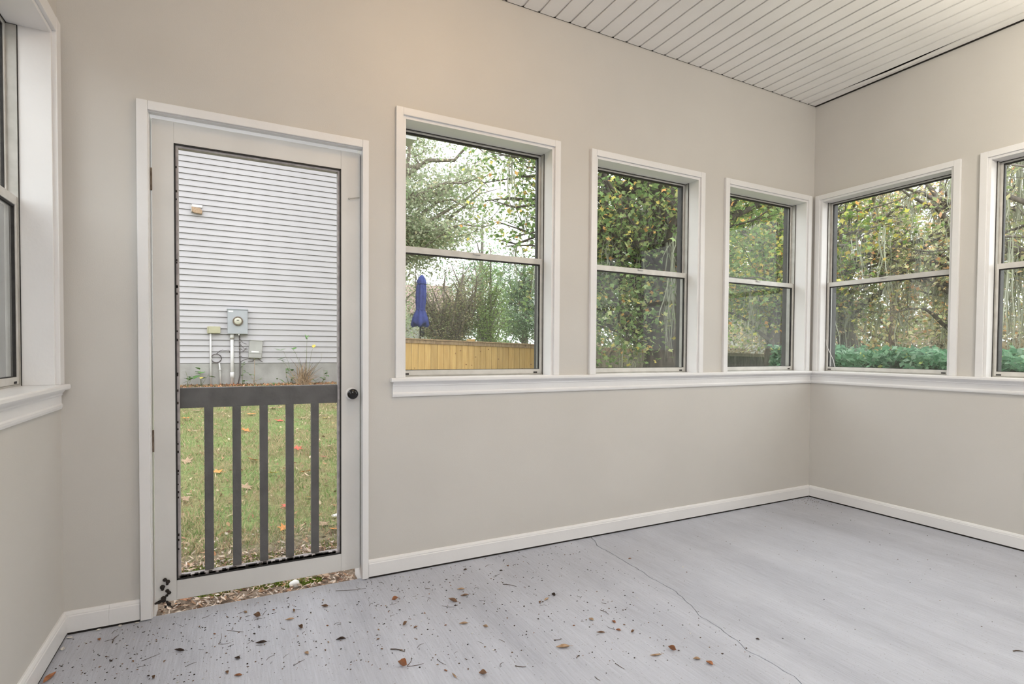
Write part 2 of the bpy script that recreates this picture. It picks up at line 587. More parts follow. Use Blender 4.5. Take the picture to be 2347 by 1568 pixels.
def grid_wall(name, xs_range, z_range, holes, matrix, thick=WT):
    """A wall slab in local space (x along, y 0..thick outward, z up) with rectangular holes."""
    x0, x1 = xs_range
    z0, z1 = z_range
    xs = sorted({x0, x1, *[h[0] for h in holes], *[h[1] for h in holes]})
    zs = sorted({z0, z1, *[max(h[2], z0) for h in holes], *[h[3] for h in holes]})

    def solid(i, j):
        if i < 0 or j < 0 or i >= len(xs) - 1 or j >= len(zs) - 1: return False
        cx_, cz_ = (xs[i] + xs[i + 1]) / 2, (zs[j] + zs[j + 1]) / 2
        return not any(h[0] < cx_ < h[1] and h[2] < cz_ < h[3] for h in holes)

    b = MB()
    for i in range(len(xs) - 1):
        for j in range(len(zs) - 1):
            if not solid(i, j): continue
            a, c, d, e = xs[i], xs[i + 1], zs[j], zs[j + 1]
            b.quad((a, 0, d), (c, 0, d), (c, 0, e), (a, 0, e))
            b.quad((c, thick, d), (a, thick, d), (a, thick, e), (c, thick, e))
            if not solid(i - 1, j): b.quad((a, thick, d), (a, 0, d), (a, 0, e), (a, thick, e))
            if not solid(i + 1, j): b.quad((c, 0, d), (c, thick, d), (c, thick, e), (c, 0, e))
            if not solid(i, j - 1): b.quad((a, thick, d), (c, thick, d), (c, 0, d), (a, 0, d))
            if not solid(i, j + 1): b.quad((a, 0, e), (c, 0, e), (c, thick, e), (a, thick, e))
    me = bpy.data.meshes.new(name)
    me.from_pydata(b.v, [], b.f)
    me.update()
    bm = bmesh.new()
    bm.from_mesh(me)
    bmesh.ops.remove_doubles(bm, verts=bm.verts, dist=1e-5)
    bm.to_mesh(me)
    bm.free()
    o = link_mesh(name, me, 'wall_paint')
    o.matrix_world = matrix
    setp(o, kind='structure')
    return o


M_BACK = Matrix.Identity(4)
M_RIGHT = Matrix.Translation((XR, 0, 0)) @ Matrix.Rotation(-PI / 2, 4, 'Z')    # local x -> -Y, local y -> +X
M_LEFT = Matrix.Translation((XL, 0, 0)) @ Matrix.Rotation(PI / 2, 4, 'Z')      # local x -> +Y, local y -> -X
M_REAR = Matrix.Translation((0, YR, 0)) @ Matrix.Rotation(PI, 4, 'Z')

WIN_BACK = [(0.745, 1.603), (1.895, 2.728), (3.000, 3.840)]
WIN_RIGHT = [(0.062, 0.897), (1.072, 1.930), (2.110, 2.960)]
WIN_LEFT = [(-0.945, -0.095), (-2.090, -1.240), (-3.230, -2.380)]
DOOR = (-0.310, 0.560, -0.5, 2.150)

wb = grid_wall('wall_back', (XL - WT, XR + WT), (-0.14, 3.04), [DOOR] + [(a - .004, b + .004, SILL - .02, HEAD + .004) for a, b in WIN_BACK], M_BACK)
wr = grid_wall('wall_right', (0, -YR + WT), (-0.14, 3.04), [(a - .004, b + .004, SILL - .02, HEAD + .004) for a, b in WIN_RIGHT], M_RIGHT)
wl = grid_wall('wall_left', (YR - WT, 0), (-0.14, 3.04), [(a - .004, b + .004, SILL - .02, HEAD + .004) for a, b in WIN_LEFT], M_LEFT)
wq = grid_wall('wall_rear', (-XR, -XL), (-0.14, 3.04), [], M_REAR)

MB().box(-.310, .560, 0.0, .026, 2.0855, 2.150).build('door_header', 'wall_paint', wb)

# ---- floor: two painted slabs parted by a real crack
rc = random.Random(5)
crack = [(1.885, 0.012), (1.855, -.09), (1.828, -.141), (1.827, -.286), (1.824, -.375), (1.818, -.529), (1.803, -.60),
         (1.805, -.69), (1.803, -.78), (1.778, -.854), (1.765, -.906), (1.727, -.985), (1.721, -1.106), (1.699, -1.218),
         (1.681, -1.257), (1.690, -1.33), (1.686, -1.408), (1.691, -1.445), (1.674, -1.482)]
y_ = -1.56
while y_ > YR:
    crack.append((1.66 + 0.03 * math.sin(y_ * 5) + rc.uniform(-.012, .012), y_))
    y_ -= 0.09
crack.append((1.65, YR))
fine = [crack[0]]
for (a, b), (c, d) in zip(crack[:-1], crack[1:]):
    n_ = max(1, int(math.hypot(c - a, d - b) / 0.022))
    for k in range(1, n_ + 1):
        t = k / n_
        jit = 0 if k == n_ else rc.uniform(-.0035, .0035)
        fine.append((a + (c - a) * t + jit, b + (d - b) * t))
fb = MB()
wd = [rc.uniform(.0014, .0028) for _ in fine]
left = [(XL, 0.012)] + [(x - w, y) for (x, y), w in zip(fine, wd)] + [(XL, YR)]
right = [(XR, YR)] + [(x + w, y) for (x, y), w in reversed(list(zip(fine, wd)))] + [(XR, 0.012)]
for poly in (left, right):
    n_ = len(poly)
    b0 = len(fb.v)
    fb.v += [(x, y, 0.0) for x, y in poly] + [(x, y, -0.12) for x, y in poly]
    fb.f.append(tuple(range(b0, b0 + n_)))
    for k in range(n_):
        k2 = (k + 1) % n_
        fb.f.append((b0 + k, b0 + n_ + k, b0 + n_ + k2, b0 + k2))
bm = bmesh.new()
vs = [bm.verts.new(p) for p in fb.v]
for f in fb.f: bm.faces.new([vs[i] for i in f])
bmesh.ops.recalc_face_normals(bm, faces=bm.faces)
bmesh.ops.triangulate(bm, faces=[f for f in bm.faces if len(f.verts) > 4])
me = bpy.data.meshes.new('floor')
bm.to_mesh(me)
bm.free()
floor = setp(link_mesh('floor', me, 'grey_floor_paint'), kind='structure')
MB().box(XL, XR, YR, 0.0, -0.10, -0.022).build('crack_bed', 'dark_void', floor)

# ---- ceiling: dark backing with tongue and groove planks
ceil = setp(MB().box(XL, XR, YR, 0.0, ZC + 0.022, ZC + 0.08).build('ceiling', 'dark_void'), kind='structure')
PW = 0.1013
prof = [(0.0015, 0.0), (0.0865, 0.0), (0.0905, 0.0028), (0.0985, 0.0050), (0.0985, 0.018), (0.0015, 0.018)]
pb = MB().extrude(prof, lambda a, c, s: (a, s, c), YR + 0.01, -0.005)
plank_me = pb.mesh('plank')
x_ = 3.835 - PW
while x_ > XL - PW:
    if x_ < XL:
        w = x_ + PW - XL
        MB().box(XL + 0.003, x_ + PW - 0.003, YR + 0.01, -0.005, ZC, ZC + 0.018).build('plank', 'ceiling_paint', ceil)
    else:
        link_mesh('plank', plank_me, 'ceiling_paint', ceil, (x_, 0, ZC))
    x_ -= PW
# the last, warped plank beside the right wall
wp = MB()
for k in range(25):
    y = -0.005 + (YR + 0.015) * k / 24
    sag = -0.013 * math.exp(-((y + 0.60) / 0.34) ** 2) - 0.004 * math.exp(-((y + 1.7) / 0.4) ** 2)
    xa = 3.839 + 0.008 * math.exp(-((y + 0.60) / 0.36) ** 2)
    xb = 3.9090
    wp.v += [(xa, y, ZC + sag), (xb, y, ZC + 0.003), (xb, y, ZC + 0.016), (xa, y, ZC + 0.014 + sag)]
    if k:
        q = len(wp.v) - 8
        for i in range(4):
            j = (i + 1) % 4
            wp.f.append((q + i, q + j, q + 4 + j, q + 4 + i))
wp.f += [(0, 1, 2, 3), tuple(range(len(wp.v) - 4, len(wp.v)))]
setp(wp.build('plank', 'ceiling_paint', ceil), label='warped plank with dark gap beside the right wall')
MB().box(XR - .010, XR - .0005, YR + .01, -.002, ZC - .0015, ZC + .021).build('gap_shade_strip', 'dark_void', ceil)  # near-black strip paints shade into the gap along the right wall
MB().box(XL + .002, XR - .002, -.0045, -.0005, ZC + .0005, ZC + .021).build('gap_shade_strip', 'dark_void', ceil)  # same painted shade where the planks meet the back wall
# roof above
setp(MB().box(XL - .55, XR + .55, YR - .4, 0.55, 3.045, 3.20).build('roof', 'roof_shingle'), kind='structure')


# ---- baseboards
def moulding(name, prof, fn, s0, s1, mat='trim_paint', parent=None):
    return MB().extrude(prof, fn, s0, s1).build(name, mat, parent)


BB = [(0, 0.009), (0.0135, 0.009), (0.0135, 0.070), (0.0115, 0.0735), (0.0115, 0.0775), (0.0075, 0.086), (0.005, 0.0885), (0, 0.0885)]
f_back = lambda a, c, s: (s, -a, c)
f_right = lambda a, c, s: (XR - a, s, c)
f_left = lambda a, c, s: (XL + a, s, c)
bbk = setp(moulding('baseboard_back', BB, f_back, 0.576, XR - 0.0005), kind='structure')
bb2 = moulding('board', BB, f_back, XL + 0.001, -0.437, parent=bbk)
bb2b = moulding('board', BB, f_back, -0.4365, -0.3365, parent=bbk)
bbr = setp(moulding('baseboard_right', BB, f_right, YR, -0.014), kind='structure')
bbl = setp(moulding('baseboard_left', BB, f_left, YR, -0.014), kind='structure')

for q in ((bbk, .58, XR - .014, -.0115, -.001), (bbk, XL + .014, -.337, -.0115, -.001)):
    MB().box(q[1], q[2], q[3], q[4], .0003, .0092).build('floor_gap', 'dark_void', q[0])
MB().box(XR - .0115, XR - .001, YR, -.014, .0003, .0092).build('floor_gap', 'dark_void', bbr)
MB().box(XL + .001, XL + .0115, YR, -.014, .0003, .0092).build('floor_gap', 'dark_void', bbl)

# ---- window stools and aprons
APRON = [(0, 0.872), (0.010, 0.872), (0.0125, 0.880), (0.0125, 0.888), (0.0095, 0.8935), (0.0095, 0.921), (0.0125, 0.925),
         (0.0125, 0.930), (0.018, 0.9375), (0.022, 0.945), (0, 0.945)]
STOOL = [(0, 0.945), (0.032, 0.945), (0.0345, 0.950), (0.0345, 0.960), (0.032, 0.965), (0, 0.965)]
for nm, fn, s0, s1, cut in (('trim_1', f_back, 0.692, XR, 0.023), ('trim_2', f_right, YR, 0.0, 0.0), ('trim_3', f_left, YR, -0.022, 0.012)):
    t = setp(empty(nm), kind='structure')
    if nm == 'trim_1':
        moulding('stool', STOOL, fn, s0 - 0.012, s1 - 0.030, parent=t)
        moulding('apron', APRON, fn, s0, s1 - 0.012, parent=t)
    else:
        moulding('stool', STOOL, fn, s0, s1 - (0 if nm == 'trim_3' else 0.002), parent=t)
        moulding('apron', APRON, fn, s0, s1 - (cut or 0.002), parent=t)


# ---- single hung aluminium windows
def window(n, mat4, x0, x1, jd, cw=0.040, ct=0.018, latch=True, screen='insect_screen'):
    r = setp(empty('window_%d' % n), kind='structure')
    r.matrix_world = mat4
    w0, w1 = x0, x1
    zt = HEAD
    # casing boards
    MB().box(w0 - cw, w0 - .004, -ct, 0, SILL, zt + cw).build('casing', 'trim_paint', r, bevel=.0025)
    MB().box(w1 + .004, w1 + cw, -ct, 0, SILL, zt + cw).build('casing', 'trim_paint', r, bevel=.0025)
    MB().box(w0 - .004, w1 + .004, -ct + .0005, 0, zt + .004, zt + cw - .0003).build('casing', 'trim_paint', r, bevel=.0025)
    # jamb liners
    jt = 0.011
    MB().box(w0 - .004, w0 + jt, -.007, jd + .03, SILL, zt + .004).build('jamb', 'trim_paint', r, bevel=.0015)
    MB().box(w1 - jt, w1 + .004, -.007, jd + .03, SILL, zt + .004).build('jamb', 'trim_paint', r, bevel=.0015)
    MB().box(w0 + jt, w1 - jt, -.007, jd + .03, zt - jt, zt + .004).build('jamb', 'trim_paint', r, bevel=.0015)
    MB().box(w0 - .004, w1 + .004, 0.0, WT, SILL - .02, SILL).build('sill', 'trim_paint', r)
    m = MB()
    for q in ((w0 - .004, w0 + jt, SILL, zt + .004), (w1 - jt, w1 + .004, SILL, zt + .004), (w0 + jt, w1 - jt, zt - jt, zt + .004)):
        m.box(q[0], q[1], jd + .03, WT + .012, q[2], q[3])
    m.build('outer_reveal', 'bronze', r)
    a, b, z0, z1 = w0 + jt, w1 - jt, SILL, zt - jt
    # dark seal between liner and frame
    g = .0035
    m = MB()
    for q in ((a, a + g, z0, z1, .028), (b - g, b, z0, z1, .028), (a + g, b - g, z1 - g, z1, 0)):
        m.box(q[0], q[1], jd - q[4], jd + .03, q[2], q[3])
    m.build('seal', 'black_rubber', r)
    a, b, z1 = a + g, b - g, z1 - g
    # outer frame with two tracks
    fw = .004
    m = MB()
    for q in ((a, a + fw, z0, z1, .026), (b - fw, b, z0, z1, .026), (a + fw, b - fw, z1 - fw, z1, -.002), (a + fw, b - fw, z0, z0 + .006, .026)):
        m.box(q[0], q[1], jd - q[4], jd + .034, q[2], q[3])
    m.build('frame', 'frame_aluminium', r)
    a, b, z1 = a + fw, b - fw, z1 - fw
    zm = 1.596
    sw = .012

    def sash(nm, y0, y1, zb, ztop, bot, top):
        s = MB()
        for q in ((a, a + sw, zb, ztop), (b - sw, b, zb, ztop), (a + sw, b - sw, zb, zb + bot), (a + sw, b - sw, ztop - top, ztop)):
            s.box(q[0], q[1], y0, y1, q[2], q[3])
        so = s.build(nm, 'sash_aluminium', r, bevel=.0012)
        k = .0045
        A, B, C, D = a + sw, b - sw, zb + bot, ztop - top
        s = MB()
        for q in ((A, A + k, C, D), (B - k, B, C, D), (A + k, B - k, C, C + k * .6), (A + k, B - k, D - k * 1.5, D)):
            s.box(q[0], q[1], y0 + .004, y1 - .003, q[2], q[3])
        s.build('gasket', 'black_rubber', so)
        s = MB()
        ym = (y0 + y1) / 2
        s.box(A + .001, B - .001, ym - .0015, ym + .0015, C + .001, D - .001)
        s.build('pane', 'window_glass', so)
        return so

    sash('upper_sash', jd + .003, jd + .021, zm + .004, z1, .024, .005)
    lo = sash('lower_sash', jd - .022, jd - .002, z0 + .0065, zm + .034, .026, .032)
    MB().box(a + .002, b - .002, jd + .012, jd + .0125, z0 + .008, zm).build('half_screen', screen, r)
    if latch:
        MB().box((a + b) / 2 - .02, (a + b) / 2 + .02, jd - .032, jd - .022, zm + .022, zm + .032).build('latch', 'sash_aluminium', lo, bevel=.002)
    for xx in (a + .012, b - .052):
        MB().box(xx, xx + .024, jd - .0235, jd - .0215, z0 + .010, z0 + .018).build('slot', 'black_rubber', lo)
    return r


k = 1
for (a, b) in WIN_BACK:
    window(k, M_BACK, a, b, 0.106)
    k += 1
for (a, b) in WIN_RIGHT:
    window(k, M_RIGHT, a, b, 0.085)
    k += 1
for (a, b) in WIN_LEFT:
    window(k, M_LEFT, a, b, 0.112, cw=0.058, ct=0.020, screen='grazing_screen' if a > -1 else 'insect_screen')
    k += 1

# ---- door casing
t = setp(empty('trim_4'), kind='structure')
MB().box(-.3345, -.2965, -.0185, 0, 0.004, 2.087).build('casing', 'trim_paint', t, bevel=.003)
MB().box(.5455, .5745, -.0185, 0, 0.004, 2.087).build('casing', 'trim_paint', t, bevel=.003)
MB().box(-.2965, .5455, -.0180, 0, 2.0505, 2.0865).build('casing', 'trim_paint', t, bevel=.003)
MB().box(-.310, -.2945, -.004, WT, -.04, 2.047).build('jamb', 'trim_paint', t, bevel=.001)
MB().box(.5465, .560, -.004, WT, -.04, 2.047).build('jamb', 'trim_paint', t, bevel=.001)
MB().box(-.310, .560, -.004, .026, 2.0475, 2.085).build('jamb', 'trim_paint', t, bevel=.001)

# ---- screen door
d = setp(empty('door_1', (0, 0, 0)), kind='structure')
Y0, Y1 = .030, .066
MB().box(-.2885, -.2125, Y0, Y1, .045, 2.036).build('stile', 'door_paint', d, bevel=.0012)
MB().box(.4555, .5425, Y0, Y1, .045, 2.036).build('stile', 'door_paint', d, bevel=.0012)
MB().box(-.2123, .4553, Y0 + .0004, Y1, 1.9485, 2.0355).build('top_rail', 'door_paint', d, bevel=.0012)
MB().box(-.2123, .4553, Y0 + .0004, Y1, .0455, .128).build('bottom_rail', 'door_paint', d, bevel=.0012)
m = MB()
A, B, C, D = -.2125, .4555, .128, 1.9485
for q in ((A, A + .0055, C, D), (B - .0055, B, C, D), (A, B, C, C + .0055), (A, B, D - .0055, D)):
    m.box(q[0], q[1], Y0 - .0008, Y0 + .006, q[2], q[3])
m.build('screen_spline', 'black_rubber', d)
m = MB()
for q in ((A, A + .014, C, D), (B - .014, B, C, D), (A + .014, B - .014, C, C + .014), (A + .014, B - .014, D - .014, D)):
    m.box(q[0], q[1], Y0 + .008, Y1 + .004, q[2], q[3])
m.build('screen_moulding', 'moulding_grey', d, bevel=.002)
MB().box(A + .012, B - .012, Y0 + .018, Y0 + .0185, C + .012, D - .012).build('insect_screen', 'insect_screen', d)
MB().box(-.2000, .4430, .056, .092, .848, .934).build('mid_rail', 'bar_paint', d, bevel=.003)
bal = MB().box(-.0170, .0170, -.015, .015, .130, .850).mesh('baluster', bevel=.003)
for bx in (-.0935, .0143, .1230, .2320, .3420):
    link_mesh('baluster', bal, 'bar_paint', d, (bx, .072, 0))
kb = MB().lathe([(.0285, 0), (.0285, -.003), (.022, -.006)], (.503, Y0, .892)).build('knob_plate', 'trim_paint', d, smooth=False)
MB().lathe([(.009, -.005), (.009, -.014), (.016, -.018), (.0235, -.026), (.0250, -.034), (.0215, -.042), (.013, -.047), (.001, -.0485)],
           (.503, Y0, .892)).build('knob', 'black_gloss', d, smooth=True)
# hook and eye near the top of the lock stile
hk = MB()
hk.tube([(.538, Y0 - .004, 1.826), (.522, Y0 - .010, 1.821), (.503, Y0 - .010, 1.817), (.492, Y0 - .006, 1.816)], .0022, 6)
hk.tube([(.492, Y0 + .002, 1.816), (.490, Y0 - .011, 1.816)], .004, 6)
hk.build('hook_latch', 'frame_aluminium', d)
for hz in (1.79, .72):
    MB().box(-.2945, -.2880, Y0 - .004, Y0 + .008, hz - .045, hz + .045).build('hinge', 'rust', d, bevel=.001)
# black crusty growth at the foot of the hinge stile
rr = random.Random(3)
m = MB()
for i in range(13):
    zz = .140 - .0095 * i
    xx = -.252 + .010 * math.sin(i * 1.3) + rr.uniform(-.004, .004)
    s = rr.uniform(.005, .011)
    m.lathe([(s * .2, -.010), (s, -.005), (s * .8, 0.0), (s * .3, .002)], (xx, Y0 - .001, zz), n=7)
m.tube([(-.256, Y0 - .006, .060), (-.275, Y0 - .005, .050), (-.290, Y0 - .004, .046)], [.005, .007, .004], 6)
m.tube([(-.250, Y0 - .006, .050), (-.236, Y0 - .008, .030), (-.226, Y0 - .006, .015)], [.004, .002, .001], 5)
m.build('dirt_crust', 'crust', d, smooth=True)
m = MB()
for i in range(150):   # soil caught on the bottom ledge and along the moulding
    xx = rr.uniform(-.198, .44)
    s = rr.uniform(.002, .0055)
    m.box(xx - s * 1.5, xx + s * 1.5, Y0 + .006, Y0 + .013 + s, .130, .1345 + s * 1.6)
for i in range(26):
    zz = rr.uniform(.15, 1.9)
    s = rr.uniform(.0012, .0028)
    m.box(-.2075, -.2045 + s, Y0 + .004, Y0 + .010, zz - s * 2, zz + s * 2)
setp(m.build('ledge_dirt', 'crust', d), kind='stuff')

# ---- warm bowl lamp, plus two unseen bowls added to brighten the room
def bowl_lamp(label, x, y, glow, drop):
    r = setp(empty('unseen_lamp', (x, y, ZC)), label=label, cat='lamp')
    MB().lathe([(.07, 0.0), (.07, -.015), (.03, -.03)], (0, 0, 0), axis='z').build('canopy', 'brass_worn', r)
    MB().tube([(0, 0, -.02), (0, 0, -drop - .03)], .008, 8).build('rod', 'brass_worn', r)
    MB().lathe([(p, q - drop) for p, q in [(.03, 0), (.15, -.02), (.165, -.065), (.14, -.115), (.08, -.15), (.005, -.16)]], (0, 0, 0), axis='z', n=32).build('bowl', glow, r, smooth=True)


bowl_lamp('warm glowing bowl lamp close under the ceiling near the back wall', .90, -1.05, 'lamp_bowl', .03)
bowl_lamp('added white fill lamp bowl hanging near the rear wall', .50, -3.30, 'fill_bowl_white', .50)
bowl_lamp('added white fill lamp bowl hanging beside the right wall', 3.115, -2.00, 'fill_bowl_soft', .50)

# ================================================================== OUTSIDE
rng = np.random.default_rng(11)
rnd = random.Random(11)

# ---- ground
gx = np.unique(np.concatenate([np.linspace(-60, -8, 14), np.linspace(-8, 20, 57), np.linspace(20, 130, 40)]))
gy = np.unique(np.concatenate([np.linspace(-60, -8, 14), np.linspace(-8, 0, 9), np.linspace(0, 20, 41), np.linspace(20, 130, 40)]))
GX, GY = np.meshgrid(gx, gy)
GZ = gza(GX, GY) + 0.012 * np.sin(GX * 2.1) * np.sin(GY * 1.7) * (GY > 0.6) 
b = MB()
b.v = [tuple(p) for p in np.stack([GX, GY, GZ], -1).reshape(-1, 3)]
nx = len(gx)
b.f = [(j * nx + i, j * nx + i + 1, (j + 1) * nx + i + 1, (j + 1) * nx + i) for j in range(len(gy) - 1) for i in range(nx - 1)]
me = bpy.data.meshes.new('ground')
me.from_pydata(b.v, [], b.f)
me.polygons.foreach_set('use_smooth', [True] * len(me.polygons))
ground = setp(link_mesh('ground', me, 'lawn_soil'), kind='structure')


def rand_cols(n, pal, wts, jit=0.18):
    pal = np.array(pal, float)
    idx = rng.choice(len(pal), n, p=np.array(wts) / sum(wts))
    c = pal[idx] * (1 + rng.uniform(-jit, jit, (n, 1)))
    return np.clip(c, 0, 1)


# ---- grass blades on the side lawn
def blades(x0, x1, y0, y1, n, hmin, hmax, w, pal, wts, bias=1.0, lean=0.6, mask=None):
    x = rng.uniform(x0, x1, n)
    y = y0 + (y1 - y0) * rng.uniform(0, 1, n) ** bias
    if mask is not None:
        keep = mask(x, y)
        x, y = x[keep], y[keep]
        n = len(x)
    z = gza(x, y) - 0.005
    h = rng.uniform(hmin, hmax, n)
    an = rng.uniform(0, 2 * PI, n)
    la = rng.uniform(0, 2 * PI, n)
    lr = rng.uniform(0.1, lean, n) * h * 1.6
    ww = w * rng.uniform(.6, 1.4, n)
    P = np.zeros((n, 3, 3))
    P[:, 0] = np.stack([x - ww * np.cos(an), y - ww * np.sin(an), z], -1)
    P[:, 1] = np.stack([x + ww * np.cos(an), y + ww * np.sin(an), z], -1)
    P[:, 2] = np.stack([x + lr * np.cos(la), y + lr * np.sin(la), z + h], -1)
    return P, rand_cols(n, pal, wts, .25)


def tuftmask(x, y):
    v = np.sin(x * 2.3 + 1.1) * np.sin(y * 1.9 + .4) + 0.6 * np.sin(x * 5.1 + y * 3.3) + 0.4 * np.sin(x * 9.7 - y * 7.1)
    return rng.uniform(-1.5, 1.2, len(x)) < v + 0.30


GP = [(.19, .29, .09), (.29, .37, .15), (.40, .42, .21), (.58, .50, .31), (.62, .50, .33), (.44, .32, .20)]
P1, C1 = blades(-3.0, 4.2, 0.75, 9.0, 120000, .018, .055, .0042, GP, [2.2, 2.6, 2.6, 4.4, 4.2, 2.0], bias=1.25, mask=tuftmask)
P2, C2 = blades(-2.0, 3.0, 0.60, 3.2, 40000, .018, .050, .0030, GP, [2.2, 2.6, 2.6, 4.4, 4.2, 2.0], mask=tuftmask)
o = link_mesh('grass', np_mesh('grass', np.concatenate([P1, P2]), 3, np.concatenate([C1, C2])), 'foliage')
setp(o, 'patchy green and straw lawn grass outside the screen door', 'grass', kind='stuff')


# ---- leaf litter and wood chips
def flakes(n, x0, x1, y0, y1, smin, smax, pal, wts, zoff=0.006, tilt=.5, asp=(.25, .7), ybias=1.0):
    x = rng.uniform(x0, x1, n)
    y = y0 + (y1 - y0) * rng.uniform(0, 1, n) ** ybias
    z = gza(x, y) + zoff + rng.uniform(0, .012, n)
    s = rng.uniform(smin, smax, n)
    a = rng.uniform(0, 2 * PI, n)
    w = s * rng.uniform(asp[0], asp[1], n)
    tz = rng.normal(0, tilt, n)
    tw = rng.normal(0, tilt, n)
    U = np.stack([np.cos(a) * np.cos(tz), np.sin(a) * np.cos(tz), np.sin(tz)], -1) * s[:, None] / 2
    Vv = np.stack([-np.sin(a) * np.cos(tw), np.cos(a) * np.cos(tw), np.sin(tw)], -1) * w[:, None] / 2
    c = np.stack([x, y, z], -1)
    P = np.stack([c - U, c - Vv * .9 - U * .1, c + U, c + Vv * .9 + U * .1], 1)
    return P, rand_cols(n, pal, wts, .25)


PF, CF = flakes(5200, -2.2, 3.4, .7, 8.6, .015, .06, [(.52, .40, .26), (.44, .28, .16), (.60, .48, .34), (.30, .19, .12)], [3, 2, 3, 2], zoff=.012, tilt=.4, asp=(.15, .6), ybias=.9)
setp(link_mesh('lawn_flecks', np_mesh('lawn_flecks', PF, 4, CF), 'litter'), 'dry tan flecks of leaf scattered through the lawn', 'leaf litter', kind='stuff')
BR = [(.40, .22, .12), (.52, .33, .20), (.28, .14, .08), (.60, .24, .10), (.60, .48, .34), (.14, .09, .06)]
P, C_ = flakes(2600, -1.8, 3.2, 8.25, 8.95, .03, .10, BR, [3, 3, 3, 3, 1, 2], ybias=.6)
setp(link_mesh('leaf_litter', np_mesh('leaf_litter', P, 4, C_), 'litter'), 'brown and orange leaf litter along the neighbour foundation', 'leaf litter', kind='stuff')
CH = [(.62, .50, .40), (.52, .38, .28), (.40, .25, .16), (.70, .60, .52), (.22, .13, .09), (.55, .28, .14)]
Pa, Ca = flakes(5200, -.7, 1.2, .02, .62, .008, .045, CH, [4, 4, 3, 3, 3, 1], zoff=.004, tilt=.35, asp=(.12, .5))
Pb, Cb = flakes(1400, -.7, 1.4, .45, 1.0, .008, .05, CH, [3, 4, 4, 2, 4, 1], zoff=.006, tilt=.4, asp=(.1, .5))
_k = (Pa[:, :, 1].min(1) > .19) | ((Pa[:, :, 0].min(1) > -.29) & (Pa[:, :, 0].max(1) < .54))
Pa, Ca = Pa[_k], Ca[_k]
setp(link_mesh('wood_chips', np_mesh('wood_chips', np.concatenate([Pa, Pb]), 4, np.concatenate([Ca, Cb])), 'litter'),
     'wood chips and dry bits just outside the screen door', 'wood chips', kind='stuff')
MO = [(.20, .28, .04), (.30, .36, .07), (.12, .18, .03)]
Pm = []
Cm = []
for (mx, my, mr, n_) in ((.05, .50, .20, 2600), (.30, .42, .16, 2200), (-.06, .24, .07, 500), (.16, .22, .06, 400), (.55, .60, .12, 900), (.30, .18, .06, 600)):
    r_ = mr * np.sqrt(rng.uniform(0, 1, n_))
    a_ = rng.uniform(0, 2 * PI, n_)
    x = mx + r_ * np.cos(a_) * 1.6
    y = my + r_ * np.sin(a_) * .6
    y = np.maximum(y, .03)
    z = gza(x, y)
    h = rng.uniform(.006, .018, n_)
    an = rng.uniform(0, 2 * PI, n_)
    w = .003
    Q = np.zeros((n_, 3, 3))
    Q[:, 0] = np.stack([x - w * np.cos(an), y - w * np.sin(an), z], -1)
    Q[:, 1] = np.stack([x + w * np.cos(an), y + w * np.sin(an), z], -1)
    Q[:, 2] = np.stack([x + rng.normal(0, .005, n_), y + rng.normal(0, .005, n_), z + h], -1)
    Pm.append(Q)
    Cm.append(rand_cols(n_, MO, [3, 3, 2]))
setp(link_mesh('moss', np_mesh('moss', np.concatenate(Pm), 3, np.concatenate(Cm)), 'foliage'),
     'low yellow green moss on the soil by the door', 'moss', kind='stuff')


# ---- leaf shapes for single fallen leaves
def star_leaf(name, mat, size, lobes=5, curl=.15, depth=.45, stem=.5):
    b = MB()
    n = lobes * 2
    top = [(0, 0, size * .04)]
    for i in range(n):
        an = PI / 2 + 2 * PI * i / n * .86 - PI * .86 + 2 * PI * .07
        r = size * (.5 if i % 2 == 0 else .5 * depth)
        top.append((r * math.cos(an), r * math.sin(an), size * curl * (r / size) ** 2 * 2 * (1 + .4 * math.sin(i * 2.1))))
    th = .0012
    b.v = top + [(x, y, z - th) for x, y, z in top]
    k = n + 1
    for i in range(1, n + 1):
        j = i % n + 1
        b.f.append((0, i, j))
        b.f.append((k, k + j, k + i))
        b.f.append((i, k + i, k + j, j))
    b.tube([(0, 0, .001), (0, -size * .35, .004), (size * .04, -size * (.35 + stem * .4), .006)], [size * .018, size * .014, size * .012], 4)
    me = b.mesh(name)
    me.materials.append(MATS[mat])
    return me


def oval_leaf(name, mat, L, W, curl=.3, roll=.6, rows=7, cols=4, stem=.25, seed=0):
    """A dry leaf: pointed oval blade, folded along the midrib and curled up at the ends, with a stalk."""
    r = random.Random(seed)
    b = MB()
    th = .0009
    lay = []
    for i in range(rows + 1):
        t = i / rows
        half = W / 2 * max(math.sin(PI * t ** .85), 0.03)
        for j in range(cols + 1):
            s = j / cols * 2 - 1
            z = roll * half * s * s + curl * L * (t - .45) ** 2 + r.uniform(-.03, .03) * W
            lay.append((s * half * (1 - .15 * abs(roll)), (t - .5) * L, z))
    mz = min(p[2] for p in lay)
    lay = [(x, y, z - mz + th) for x, y, z in lay]
    n = len(lay)
    b.v = lay + [(x, y, z - th) for x, y, z in lay]
    c1 = cols + 1
    for i in range(rows):
        for j in range(cols):
            q = i * c1 + j
            b.f.append((q, q + 1, q + c1 + 1, q + c1))
            b.f.append((n + q, n + q + c1, n + q + c1 + 1, n + q + 1))
    rim = [j for j in range(c1)] + [i * c1 + cols for i in range(1, rows + 1)] + [rows * c1 + j for j in range(cols - 1, -1, -1)] + [i * c1 for i in range(rows - 1, 0, -1)]
    for a_, c_ in zip(rim, rim[1:] + rim[:1]):
        b.f.append((a_, n + a_, n + c_, c_))
    y0_ = -L / 2
    z0_ = lay[cols // 2][2]
    b.tube([(0, y0_ + .004, z0_), (L * .02, y0_ - L * stem * .5, z0_ + .001), (L * .05, y0_ - L * stem, max(z0_ * .6, .001))], L * .012, 4)
    me = b.mesh(name)
    me.materials.append(MATS[mat])
    return me


